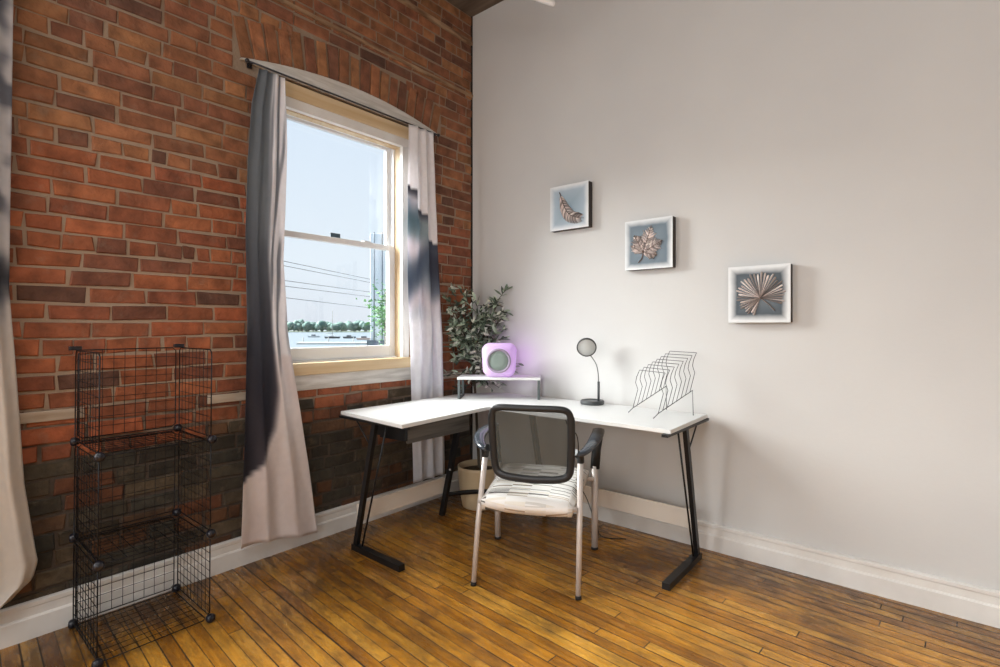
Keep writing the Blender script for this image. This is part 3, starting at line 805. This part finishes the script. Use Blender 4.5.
# ------------------------------------------------------------------ chair
ch = thing('mesh_back_chair', 'mesh back armchair with striped seat and pale metal legs, at the desk', 'chair', (1.2, -.795, 0), R(25))
def part(mb, name, m_, parent=ch, label=None):
    ob = mb.build(name, m_, parent)
    if label: ob['label'] = label
    return ob
for s_ in (-1, 1):
    # rear leg (nearest the camera), leaning forward, and its foot
    lg = MB().tube([(s_*.252, -.285, .012), (.004+s_*.248, -.235, .3), (.012+s_*.238, -.165, .625)], [.0125, .0135, .0145], 14); l = part(lg, 'leg', 'chair_leg')
    MB().tube([(s_*.2525, -.287, 0), (s_*.252, -.2845, .016)], .0145, 14).build('foot_cap', 'rubber', l)
    lg = MB().tube([(s_*.282, .276, .012), (s_*.284, .274, .47)], [.0180, .0190], 14); l = part(lg, 'leg', 'chair_leg')
    MB().tube([(s_*.282, .276, 0), (s_*.282, .276, .014)], .0195, 14).build('foot_cap', 'rubber', l)
    # armrest: post sleeve, pad
    p = smoothpath([(.012+s_*.225, -.20, .640), (.012+s_*.255, -.175, .650), (.006+s_*.285, -.10, .662), (s_*.303, 0, .672), (s_*.308, .14, .676), (s_*.304, .27, .672)], 6)
    n_ = len(p)
    mb = MB()
    wid = [.018+.016*math.sin(min(1, i/(n_-1)*1.15)*math.pi/2*1.0) for i in range(n_)]
    rows_ = []
    for i, q_ in enumerate(p):
        d = (p[min(i+1, n_-1)]-p[max(i-1, 0)]).normalized(); sd_ = d.cross(Vector((0, 0, 1))).normalized()
        w_ = wid[i]
        sec = [(-1, -.2), (-.9, .55), (-.5, .9), (0, 1), (.5, .9), (.9, .55), (1, -.2), (.6, -.9), (-.6, -.9)]
        rows_.append([q_+sd_*(a_*w_)+Vector((0, 0, b_*.013)) for a_, b_ in sec])
    vs = [v for r_ in rows_ for v in r_]; k = 9
    fs = [(i*k+j, i*k+(j+1) % k, (i+1)*k+(j+1) % k, (i+1)*k+j) for i in range(n_-1) for j in range(k)]
    mb.add(vs, fs+[tuple(range(k)), tuple((n_-1)*k+j for j in range(k))], None, True)
    part(mb, 'armrest', 'arm_plastic')
    mb = MB().tube([(s_*.284, .274, .455), (s_*.292, .275, .56), (s_*.305, .268, .664)], [.0225, .022, .024], 12, flat=(1.15, .8)); part(mb, 'arm_support', 'black_plastic')
    mb = MB().tube([(.012+s_*.239, -.168, .600), (.012+s_*.236, -.18, .635), (.012+s_*.215, -.20, .650)], [.018, .022, .018], 12); part(mb, 'rear_knuckle', 'black_plastic')
# seat
def seat_mat():
    m = mat('striped_seat_fabric', (225, 222, 216), .8)
    tc = N(m, 'ShaderNodeTexCoord'); mp = N(m, 'ShaderNodeMapping'); mp.inputs['Scale'].default_value = (1, 1, 1)
    sp = N(m, 'ShaderNodeSeparateXYZ'); L(m, tc.outputs['Object'], sp.inputs[0])
    def mth(op, a, b=None, c=None):
        n = N(m, 'ShaderNodeMath'); n.operation = op
        for i, v in enumerate((a, b, c)):
            if v is None: continue
            if isinstance(v, (int, float)): n.inputs[i].default_value = v
            else: L(m, v, n.inputs[i])
        return n.outputs[0]
    col = mth('FLOOR', mth('DIVIDE', sp.outputs['X'], .10))
    vv = mth('SUBTRACT', sp.outputs['Y'], mth('MULTIPLY', sp.outputs['Z'], 1.0))
    wn = N(m, 'ShaderNodeTexWhiteNoise'); wn.noise_dimensions = '1D'; L(m, col, wn.inputs['W'])
    ys_ = mth('ADD', mth('DIVIDE', vv, .0068), mth('MULTIPLY', wn.outputs['Value'], 9))
    cb = N(m, 'ShaderNodeCombineXYZ'); L(m, col, cb.inputs[0]); L(m, mth('FLOOR', ys_), cb.inputs[1])
    w2 = N(m, 'ShaderNodeTexWhiteNoise'); w2.noise_dimensions = '3D'; L(m, cb.outputs[0], w2.inputs['Vector'])
    r = N(m, 'ShaderNodeValToRGB'); r.color_ramp.interpolation = 'CONSTANT'; E = r.color_ramp.elements
    E[0].position = 0; E[0].color = lin((236, 234, 230)) + (1,)
    E[1].position = .5; E[1].color = lin((206, 202, 196)) + (1,)
    for p_, c_ in ((.56, (238, 236, 232)), (.68, (118, 114, 108)), (.79, (176, 160, 140)), (.87, (70, 66, 62)), (.93, (226, 220, 208))):
        q = E.new(p_); q.color = lin(c_) + (1,)
    L(m, w2.outputs['Value'], r.inputs[0]); L(m, r.outputs[0], bsdf(m).inputs['Base Color'])
    return m
bm = bmesh.new(); nx, ny = 16, 16; grid = []
def seat_w(t): return .222+.028*t
for j in range(ny+1):
    t = j/ny; y = -.262+t*.555
    for i in range(nx+1):
        s2 = i/nx*2-1
        # superellipse corners
        x = s2*seat_w(t); zt_ = .425+.028*t+.014*(1-abs(s2)**3)*(1-abs(2*t-1)**3)
        ex = max(0, abs(s2)-.8)/.2; ey = max(0, abs(2*t-1)-.85)/.15
        zt_ -= .016*min(1, (ex**2+ey**2))
        yy = y+(-.02*(1-s2**2) if t < .5 else .02*(1-s2**2))*abs(2*t-1)**3
        grid.append(bm.verts.new((x, yy, zt_)))
for j in range(ny):
    for i in range(nx): k = j*(nx+1)+i; bm.faces.new((grid[k], grid[k+1], grid[k+nx+2], grid[k+nx+1]))
r_ = bmesh.ops.extrude_face_region(bm, geom=bm.faces[:])
for v in r_['geom']:
    if isinstance(v, bmesh.types.BMVert): v.co.z -= .045; v.co.x *= .985
bmesh.ops.recalc_face_normals(bm, faces=bm.faces[:])
st = part(MB().addbm(bm, None, True), 'seat', seat_mat(), label='white seat with grey and tan dashes')
mb = MB().box(-.20, .20, -.22, .26, .366, .384, bev=.006); part(mb, 'seat_pan', 'chair_shell')
mb = MB().tube([(-.24, -.235, .392), (.24, -.235, .392)], .0115, 10).tube([(-.282, .25, .40), (.282, .25, .40)], .0115, 10)
part(mb, 'seat_frame', 'chair_leg')
# backrest frame: rounded rectangle, bowed and leaning back
def back_pt(a_, b_):   # a -1..1 across, b 0..1 up
    wv = .184+.010*math.sin(b_*2.2)
    return Vector((.020+a_*wv, -.198-.050*b_-.020*(1-a_*a_), .512+.012*a_*a_*(1-b_)+.352*b_))
ring = []
nr = 96; pw = 9.0
for i in range(nr):
    t = 2*math.pi*i/nr; c_, s3 = math.cos(t), math.sin(t)
    a_ = math.copysign(abs(c_)**(2/pw), c_); b_ = math.copysign(abs(s3)**(2/pw), s3)
    q_ = back_pt(a_, .5+.5*b_)
    ring.append(q_)
mb = MB(); vsr = []; sec = [(0, -1), (.5, -.95), (1, -.6), (1, .6), (.5, .95), (0, 1), (-.6, .7), (-.6, -.7)]
for i in range(nr):
    t = 2*math.pi*i/nr; p_ = ring[i]; inn = Vector((.020, p_.y, .69))-p_; dd = (ring[(i+1) % nr]-ring[i-1]).normalized()
    nn2 = Vector((0, -1, 0)); inn = (dd.cross(nn2)).normalized(); 
    if inn.dot(Vector((.02, p_.y, .69))-p_) < 0: inn = -inn
    hw_ = .0185 if math.sin(t) < .3 else .0160
    for (q1, q2) in sec: vsr.append(p_+inn*(q2*hw_)+nn2*(q1*.012))
mb.add(vsr, [(i*8+j, i*8+(j+1) % 8, ((i+1) % nr)*8+(j+1) % 8, ((i+1) % nr)*8+j) for i in range(nr) for j in range(8)], None, True); part(mb, 'back_frame', 'black_plastic')
mb = MB(); n1, n2 = 16, 14; vs = []
for j in range(n2+1):
    for i in range(n1+1):
        a_ = (i/n1*2-1); b_ = (j/n2*2-1)
        # pull square to the superellipse
        k_ = (abs(a_)**pw+abs(b_)**pw)**(1/pw); m__ = max(abs(a_), abs(b_)); f_ = (m__/k_) if k_ > 0 else 1
        vs.append(back_pt(a_*f_, .5+.5*b_*f_))
mb.add(vs, [(j*(n1+1)+i, j*(n1+1)+i+1, (j+1)*(n1+1)+i+1, (j+1)*(n1+1)+i) for j in range(n2) for i in range(n1)], None, True)
part(mb, 'back_mesh', 'mesh', label='see-through grey mesh')

# ------------------------------------------------------------------ desk riser, speaker
RA = R(34.9)
rs = thing('monitor_riser', 'small white shelf riser on grey legs at the desk corner', 'riser', (.505, -.262, TZ), RA)
# local frame: x along the riser, y away from the camera
RZ = .149; hw = .27; dp = .10
MB().box(-hw-.012, hw+.012, -dp, dp, RZ-.018, RZ, bev=.003).build('shelf_top', 'desk_white', rs)
for s_ in (-1, 1):
    mb = MB()
    for y_ in (-.085, .085): mb.box(s_*hw-.008, s_*hw+.008, y_-.011, y_+.011, 0, RZ-.018, bev=.001)
    mb.box(s_*hw-.008, s_*hw+.008, -.075, .075, 0, .010)
    mb.build('leg', 'riser_leg', rs)
cs = thing('cube_speaker', 'glowing lilac rounded cube speaker standing on the desk riser', 'speaker', (.527, -.292, TZ+RZ), R(37))
bm = bmesh.new(); bmesh.ops.create_cube(bm, size=1)
for v in bm.verts:
    k_ = 1.0 if v.co.z > 0 else .90
    v.co = Vector((v.co.x*.24*k_, v.co.y*.175*k_, .1145+v.co.z*.229))
bmesh.ops.bevel(bm, geom=bm.edges[:], offset=.047, segments=4, affect='EDGES', profile=.42)
sh = MB().addbm(bm, None, True).build('shell', 'glow', cs)
rot = Matrix.Rotation(R(90), 3, 'X')
pd = bpy.data.lights.new('speaker_led', 'POINT'); po = bpy.data.objects.new('speaker_led', pd); COL.objects.link(po); po.parent = cs
po.location = (.10, .15, .12); pd.energy = .55; pd.color = (.72, .32, .95); pd.shadow_soft_size = .1
MB().lathe([(.082, 0), (.082, .004), (.066, .006), (.066, 0)], 40, (0, -.0895, .113), mtx=rot).build('speaker_ring', 'speaker_ring', cs)
MB().lathe([(0, .003), (.03, .004), (.064, .002), (.066, 0)], 40, (0, -.090, .113), mtx=rot).build('speaker_grille', 'speaker_mesh', cs)

# ------------------------------------------------------------------ potted olive-like plant
pl = thing('potted_plant', 'artificial olive bush in a beige pot standing in the corner behind the desk', 'plant', (.365, -.315, 0))
PO = Vector((.365, -.315, 0))
MB().lathe([(0, .004), (.112, .004), (.116, 0), (.12, .008), (.132, .07), (.146, .17), (.152, .265), (.153, .283), (.147, .286), (.141, .28), (.138, .24), (0, .24)], 40).build('pot', 'pot', pl)
MB().lathe([(.139, .243), (.09, .252), (0, .256)], 28).build('soil', 'soil', pl)
stems = MB(); leaves = MB()
lrnd = random.Random(21)
def desk_free(p):  # keep foliage outside the tabletop and walls
    return p
def leaf(base, d, Ln, Wd, col):
    d = d.normalized(); up = Vector((lrnd.uniform(-1, 1), lrnd.uniform(-1, 1), lrnd.uniform(.2, 1)))
    sd_ = d.cross(up).normalized(); nrm = sd_.cross(d).normalized()
    pts = []; K = 4
    cl = lambda p: Vector((max(p.x, .018), min(p.y, -.018), p.z))
    L_, R_, C_ = [], [], []
    for i in range(K+1):
        t = i/K; w_ = Wd*math.sin(math.pi*min(1, t*.96+.02))**.8; c = base+d*(Ln*t)-nrm*(.12*Ln*t*t)
        L_.append(cl(c-sd_*w_+nrm*w_*.3)); R_.append(cl(c+sd_*w_+nrm*w_*.3)); C_.append(cl(c))
    vs = [p-PO for p in L_+C_+R_]; n_ = K+1; fs = []
    for i in range(K): fs += [(i, i+1, n_+i+1, n_+i), (n_+i, n_+i+1, 2*n_+i+1, 2*n_+i)]
    leaves.add(vs, fs, col, True)
camv = Vector((.64, -.77, 0))
lat = Vector((math.cos(R(AZ)), math.sin(R(AZ)), 0))
ctr = Vector((.19, -.19, 0))
def leafcol():
    t = lrnd.random()
    if t < .24: c = (214, 216, 202)
    elif t < .55: c = (158, 172, 150)
    elif t < .82: c = (98, 114, 94)
    else: c = (56, 68, 54)
    f = lrnd.uniform(.9, 1.1); return lin(tuple(x*f for x in c))
def twig(p0, p1, n, sz=1.0, r=.003):
    pts = smoothpath([p0, p0.lerp(p1, .5)+Vector((lrnd.uniform(-.02, .02), lrnd.uniform(-.02, .02), .01)), p1], 5)
    pts = [Vector((max(p.x, .012), min(p.y, -.012), p.z)) for p in pts]
    stems.tube([p-PO for p in pts], [r*(1-.6*i/(len(pts)-1)) for i in range(len(pts))], 6)
    ax = (p1-p0).normalized()
    for k in range(n):
        t = .25+.75*k/(n-1 or 1); q_ = pts[min(len(pts)-1, int(t*(len(pts)-1)))]
        out_ = Vector((lrnd.uniform(-1, 1), lrnd.uniform(-1, 1), lrnd.uniform(-.5, .9)))
        leaf(q_, ax*.8+out_, lrnd.uniform(.040, .066)*sz, lrnd.uniform(.007, .0105)*sz, leafcol())
base = Vector((.345, -.295, .25)); neck = Vector((.165, -.135, .70))
for k in range(3):
    o1 = Vector((lrnd.uniform(-.02, .02), lrnd.uniform(-.02, .02), 0))
    stems.tube([q_-PO for q_ in smoothpath([base+o1, base.lerp(neck, .5)+o1*1.3+Vector((-.02, .02, .02)), neck+o1*.6, Vector((.15, -.14, .88))+o1*1.5], 6)], .0065-.001*k, 8)
# main branches: lateral offset (m), height
branches = [(-.17, 1.42), (.22, 1.40), (-.17, 1.22), (.19, 1.30), (-.13, 1.46), (-.05, 1.52), (.03, 1.40), (.10, 1.40), (.19, 1.46), (-.10, 1.28), (.14, 1.28), (0, 1.3), (-.14, 1.14), (.05, 1.18), (.17, 1.18), (-.09, 1.02), (.02, 1.05), (.12, 1.08)]
for (lx, hz) in branches:
    st_ = Vector((.15, -.14, .78+.25*lrnd.random())); tip = ctr+lat*lx+Vector((0, 0, hz))+camv*lrnd.uniform(-.05, .06)
    tip = Vector((max(.03, tip.x), min(-.03, tip.y), tip.z)); md = st_.lerp(tip, .55)+Vector((0, 0, .03))
    pts = smoothpath([st_, md, tip], 5); stems.tube([p-PO for p in pts], [.0045*(1-.5*i/10) for i in range(len(pts))], 6)
    for k in range(9):
        q_ = st_.lerp(tip, .32+.085*k); dr_ = lat*lrnd.uniform(-1, 1)+camv*lrnd.uniform(-.6, 1)+Vector((0, 0, lrnd.uniform(-.2, .9)))
        e_ = q_+dr_.normalized()*lrnd.uniform(.05, .10); e_ = Vector((max(.03, e_.x), min(-.03, e_.y), e_.z))
        twig(q_, e_, 8, 1.12)
# low leaves behind the riser and drooping twigs
for k in range(16):
    q_ = Vector((.15, -.15, .80+.1*lrnd.random())); e_ = ctr+lat*lrnd.uniform(-.12, .24)+camv*lrnd.uniform(-.02, .10)+Vector((0, 0, lrnd.uniform(.79, .92)))
    e_ = Vector((max(.03, e_.x), min(-.03, e_.y), e_.z)); twig(q_, e_, 8, 1.0)
for k in range(3):
    q_ = ctr+Vector((0, 0, .93)); e_ = Vector((.46+.04*k, -.06-.02*k, .93+.03*k)); twig(q_, e_, 9, 1.0)
for k in range(2): twig(ctr+Vector((0, 0, .9)), Vector((.05, -.42+.03*k, .88+.03*k)), 8)
stems.build('stem', 'bark', pl); tag(leaves.build('foliage', 'leaf', pl, fix=False), kind='stuff')

# ------------------------------------------------------------------ desk lamp
lp = thing('desk_lamp', 'small charcoal desk lamp with a round head on a thin neck', 'lamp', (1.145, -.112, TZ))
LO = Vector((1.105, -.118, TZ))
MB().lathe([(0, 0), (.070, 0), (.074, .004), (.074, .020), (.070, .025), (.060, .026), (.056, .021), (0, .021)], 40).build('base', 'lamp_grey', lp)
pst = Vector((1.150, -.118, 0))-Vector((LO.x, LO.y, 0))
MB().tube([pst+Vector((0, 0, .018)), pst+Vector((0, 0, .145))], .0075, 14).build('post', 'lamp_grey', lp)
hc = Vector((1.135, -.165, 1.122))-Vector((1.145, -.112, TZ))
nd = Vector((2.787-1.10, -2.988+.15, -1.25)).normalized()
MB().tube(smoothpath([pst+Vector((0, 0, .14)), pst+Vector((-.004, 0, .20)), pst+Vector((-.022, .0, .262)), hc-nd*.03+Vector((0, 0, -.03))], 6), .0032, 8).build('gooseneck', 'lamp_neck', lp)
rotm = nd.to_track_quat('Z', 'Y').to_matrix()
MB().lathe([(.055, .004), (.0605, .006), (.062, 0), (.060, -.014), (.040, -.046), (.028, -.056), (0, -.060)], 40, hc, mtx=rotm).build('lamp_head', 'lamp_grey', lp)
MB().lathe([(0, .003), (.0555, .003), (.0565, 0), (0, -.002)], 40, hc, mtx=rotm).build('diffuser', 'lamp_disc', lp)

# ------------------------------------------------------------------ wire file sorter
FLp, BLp, FRp, BRp = [Vector((*p, 0)) for p in ((1.472, -.280), (1.602, -.045), (1.660, -.372), (1.790, -.140))]
fo = Vector((1.63, -.21, TZ)); fs_ = thing('wire_file_sorter', 'open wire file sorter with stepped hoops at the desk right end', 'file sorter', fo)
def F3(p, z): return Vector((p.x, p.y, TZ+z))-fo
for a_, b_ in ((FLp, BLp), (FRp, BRp)):
    MB().tube([F3(a_, .002), F3(a_.lerp(b_, .12), .026), F3(b_.lerp(a_, .02), .140), F3(b_, .002)], .0022, 8).build('side_rail', 'sheet_wire', fs_)
for k in range(8):
    t = .12+.86*k/7.6; zl = .026+.114*(t-.12)/.86
    l0, r0 = FLp.lerp(BLp, t), FRp.lerp(BRp, t); bk = (BLp-FLp).normalized()
    offs = [(0, 0), (.105, .034), (.145, .018), (.178, .026), (.215, .046)]
    pl_ = [F3(l0+bk*o_, zl+h_) for h_, o_ in offs]; pr_ = [F3(r0+bk*o_, zl+h_) for h_, o_ in offs]
    MB().tube(pl_+pr_[::-1], .0017, 8).build('hoop', 'sheet_wire', fs_)

# ------------------------------------------------------------------ wall canvases
def canvas_mat(name, x0, x1, z0, z1, inner, inner2, soft=.05, wdt=.03):
    m = mat(name, (230, 232, 232), .7)
    tc = N(m, 'ShaderNodeTexCoord'); sp = N(m, 'ShaderNodeSeparateXYZ'); L(m, tc.outputs['Object'], sp.inputs[0])
    def mth(op, a, b=None):
        n = N(m, 'ShaderNodeMath'); n.operation = op
        for i, v in enumerate((a, b)):
            if v is None: continue
            if isinstance(v, (int, float)): n.inputs[i].default_value = v
            else: L(m, v, n.inputs[i])
        return n.outputs[0]
    nz = N(m, 'ShaderNodeTexNoise'); nz.inputs['Scale'].default_value = 12; L(m, tc.outputs['Object'], nz.inputs['Vector'])
    dx = mth('SUBTRACT', .15, mth('ABSOLUTE', sp.outputs['X'])); dz = mth('SUBTRACT', .15, mth('ABSOLUTE', sp.outputs['Z']))
    d = mth('ADD', mth('MINIMUM', dx, dz), mth('MULTIPLY', mth('SUBTRACT', nz.outputs['Fac'], .5), .02))
    r = N(m, 'ShaderNodeValToRGB'); E = r.color_ramp.elements
    mr = N(m, 'ShaderNodeMapRange'); mr.inputs['From Min'].default_value = 0; mr.inputs['From Max'].default_value = .15; L(m, d, mr.inputs['Value'])
    L(m, mr.outputs[0], r.inputs[0])
    E[0].position = wdt/.15*.7; E[0].color = lin((226, 230, 232)) + (1,)
    E[1].position = (wdt+soft)/.15; E[1].color = lin(inner) + (1,)
    q = E.new(.95); q.color = lin(inner2) + (1,)
    L(m, r.outputs[0], bsdf(m).inputs['Base Color']); return m
def leafc(k=1.):
    f = rnd.uniform(.6, 1.2)*k
    return lin(tuple(min(255, x*f) for x in (222, 210, 206)))
def ribbon(mb, pts, wf, y0, thick=.005, col=None):
    """raised strip in the XZ plane: ridge along the middle"""
    n = len(pts); vs = []
    for i, p in enumerate(pts):
        a = pts[max(i-1, 0)]; b = pts[min(i+1, n-1)]; d = Vector((b[0]-a[0], 0, b[1]-a[1])).normalized(); s_ = Vector((-d.z, 0, d.x)); w_ = wf(i/(n-1))
        c = Vector((p[0], y0, p[1])); vs += [c+s_*w_, c+Vector((0, -thick, 0)), c-s_*w_]
    fs = []
    for i in range(n-1): fs += [(i*3, i*3+1, i*3+4, i*3+3), (i*3+1, i*3+2, i*3+5, i*3+4)]
    mb.add(vs, fs, col or leafc(), False)
def canvas(x, z, label, inner, inner2, leaf_fn, leaf_name, soft, wdt):
    t = thing('canvas_art', label, 'wall art', (x, 0, z), 0, None)
    MB().box(-.149, .149, -.052, -.001, -.149, .149, bev=.002).build('canvas_edge', 'art_edge', t)
    MB().box(-.150, .150, -.055, -.052, -.150, .150, bev=.001).build('canvas_face', canvas_mat(leaf_name+'_ground', 0, 0, 0, 0, inner, inner2, soft, wdt), t)
    mb = MB(); leaf_fn(mb); mb.build(leaf_name, 'bronze', t)
Y0 = -.0565
def feather(mb):
    spine = [Vector((p.x, p.y, 0)) for p in smoothpath([(-.070, .105, 0), (-.052, .055, 0), (-.030, .0, 0), (.005, -.05, 0), (.060, -.080, 0), (.122, -.092, 0)], 8)]
    pts = [(p.x, p.y) for p in spine]; n = len(pts)
    for i in range(5, n-5):
        a, b = pts[i-1], pts[i+1]; d = Vector((b[0]-a[0], b[1]-a[1])).normalized(); nrm = Vector((-d.y, d.x)); t = i/(n-1)
        for s_ in (-1, 1):
            ln = (.048*math.sin(math.pi*min(1, (t-.08)*1.12))**.6 if 0 < (t-.08)*1.12 < 1 else .01)
            if ln < .006: continue
            q = [(pts[i][0], pts[i][1]), (pts[i][0]+nrm.x*s_*ln*.55+d.x*ln*.35, pts[i][1]+nrm.y*s_*ln*.55+d.y*ln*.35), (pts[i][0]+nrm.x*s_*ln*.9+d.x*ln*.9, pts[i][1]+nrm.y*s_*ln*.9+d.y*ln*.9)]
            ribbon(mb, q, lambda u: .0042*(1-u*.75), Y0, .006)
    ribbon(mb, pts, lambda u: .0035*(1-.5*u), Y0-.002, .007, lin((88, 72, 66)))
def maple(mb):
    c0 = (-.028, -.05)
    ribbon(mb, [(-.062, -.108), (-.040, -.088), c0], lambda u: .004, Y0, .006, lin((120, 104, 98)))
    for ang, ln, wd in ((150, .095, .024), (118, .125, .034), (72, .165, .040), (28, .135, .036), (-14, .088, .026)):
        d = (math.cos(R(ang)), math.sin(R(ang))); nn_ = (-d[1], d[0]); K = 9
        ribbon(mb, [(c0[0]+d[0]*ln*i/8, c0[1]+d[1]*ln*i/8) for i in range(9)], lambda u: .003, Y0-.003, .006, lin((128, 108, 100)))
        for i in range(1, K+1):
            t = i/(K+.6); w_ = wd*math.sin(math.pi*(t**.75))**.7*(1.0 if i % 3 else 1.25)
            for s_ in (-1, 1):
                b = (c0[0]+d[0]*ln*t*.92, c0[1]+d[1]*ln*t*.92)
                q = [b, (b[0]+nn_[0]*s_*w_*.6+d[0]*w_*.3, b[1]+nn_[1]*s_*w_*.6+d[1]*w_*.3), (b[0]+nn_[0]*s_*w_+d[0]*w_*.75, b[1]+nn_[1]*s_*w_+d[1]*w_*.75)]
                ribbon(mb, q, lambda u: .0085*(1-u*.72), Y0-.0005*(i % 2), .007)
def palm(mb):
    c0 = (.010, -.020); n = 34
    for i in range(n):
        ang = -18+268*i/(n-1); 
        ln = .112+.008*math.sin(i*2.1)+.018*math.sin(R(ang))
        d = (math.cos(R(ang)), math.sin(R(ang)))
        ribbon(mb, [(c0[0]+d[0]*ln*t, c0[1]+d[1]*ln*t) for t in (0.02, .35, .7, .93, 1)], lambda u: .0010+.0042*min(1, u*1.25)*(1 if u < .95 else .45), Y0-.0004*(i % 3), .006)
    ribbon(mb, [c0, (.05, -.055), (.078, -.088)], lambda u: .003, Y0-.001, .006, lin((150, 134, 126)))
canvas(.934, 2.055, 'square canvas with a curled feather leaf, highest of the wall trio', (164, 180, 192), (134, 154, 168), feather, 'feather_leaf', .03, .008)
canvas(1.491, 1.748, 'square canvas with a five lobed leaf, middle of the wall trio', (106, 122, 134), (128, 142, 152), maple, 'lobed_leaf', .03, .008)
canvas(2.098, 1.423, 'square canvas with a round fan palm leaf, lowest of the wall trio', (74, 84, 92), (120, 130, 138), palm, 'fan_leaf', .03, .014)

# ------------------------------------------------------------------ wire cube rack
RO = Vector((.055, -2.48, 0)); S = .385; WX = .395
rack = thing('wire_cube_rack', 'black wire grid rack of three open cubes by the brick wall', 'rack', RO)
LEV = [.014, .374, .773, 1.167]
def skew(mb):
    mb.v = [(p[0], p[1]+.008*(p[2]-1.16), p[2]) for p in mb.v]
def grid_panel(o_, u, v, w_, h_, nu, nv, name, rad=(.0025, .0013)):
    mb = MB(); o_, u, v = Vector(o_), Vector(u), Vector(v)
    c = .014; P4 = [(c, 0), (w_-c, 0), (w_, c), (w_, h_-c), (w_-c, h_), (c, h_), (0, h_-c), (0, c)]
    mb.tube([o_+u*a+v*b for a, b in P4], rad[0], 6, closed=True)
    nrm = u.cross(v).normalized()*.0016
    for i in range(1, nu): mb.tube([o_+u*(w_*i/nu)+nrm, o_+u*(w_*i/nu)+v*h_+nrm], rad[1], 5, caps=False)
    for j in range(1, nv): mb.tube([o_+v*(h_*j/nv)-nrm, o_+u*w_+v*(h_*j/nv)-nrm], rad[1], 5, caps=False)
    skew(mb); return mb.build(name, 'wire', rack)
g = .012; n9 = 9
for k in range(3):
    zb = LEV[k]-.002; SV = LEV[k+1]-LEV[k]
    grid_panel((0, g, zb+g), (0, 1, 0), (0, 0, 1), S-2*g, SV-2*g, n9, n9, 'back_panel')
    grid_panel((g, 0, zb+g), (1, 0, 0), (0, 0, 1), WX-2*g, SV-2*g, n9, n9, 'side_panel')
    grid_panel((g, S, zb+g), (1, 0, 0), (0, 0, 1), WX-2*g, SV-2*g, n9, n9, 'side_panel')
    grid_panel((g, g, zb), (1, 0, 0), (0, 1, 0), WX-2*g, S-2*g, n9, n9, 'shelf_panel')
def connector(p, ax):
    mb = MB(); p = Vector(p); d = Vector(ax).normalized(); rotc = d.to_track_quat('Z', 'Y').to_matrix()
    mb.lathe([(0, -.016), (.012, -.016), (.017, -.008), (.0185, .002), (.017, .009), (.012, .013), (0, .015)], 20, p, mtx=rotc)
    mb.box(p.x-.012, p.x+.012, p.y-.012, p.y+.012, p.z-.006, p.z+.006, bev=.002)
    skew(mb); mb.build('connector', 'connector', rack)
for k in range(4):
    z_ = LEV[k]
    for (x_, y_, ax) in ((0, 0, (-.3, -1, 0)), (0, S, (-.3, 1, 0)), (WX, 0, (1, -.3, 0)), (WX, S, (1, .3, 0))):
        if k == 3 and x_ > 0: continue
        if k == 0: z2 = .017
        else: z2 = z_
        if k == 3:
            MB().box(x_-.011, x_+.011, y_-.021, y_+.021, z2-.014, z2+.003, bev=.003).build('connector', 'connector', rack)
        else: connector((x_, y_, z2), ax)

# ------------------------------------------------------------------ hanging tube lamp end
tl_ = thing('tube_lamp', 'white tube light hanging just under the ceiling', 'lamp', (1.0, -.52, 3.2))
A = Vector((1.112, -.485, 3.13))-Vector((1.0, -.52, 3.2)); Bv = Vector((.35, -1.10, 3.50))-Vector((1.0, -.52, 3.2))
d = (Bv-A).normalized()
MB().tube([A-d*.0, A+d*.008, A+d*.03, Bv], [.009, .015, .018, .018], 16).build('tube_body', 'vinyl', tl_)
up_ = Vector((0, 0, H-3.2))
for f_ in (.35, .85):
    q_ = A+(Bv-A)*f_; MB().tube([q_, Vector((q_.x, q_.y, H-3.2))], .006, 8).build('hanger', 'lamp_neck', tl_)

# ------------------------------------------------------------------ cable
pts = smoothpath([(1.245, -.58, .742), (1.25, -.56, .70), (1.22, -.42, .62), (1.13, -.25, .45), (1.10, -.20, .28), (1.16, -.20, .18), (1.24, -.23, .05), (1.30, -.26, .006), (1.42, -.2, .006)], 6)
tag(MB().tube(pts, .0028, 8).build('power_cable', 'rubber', None, (1.2, -.3, 0)), 'thin black cable hanging under the desk behind the chair', 'cable')
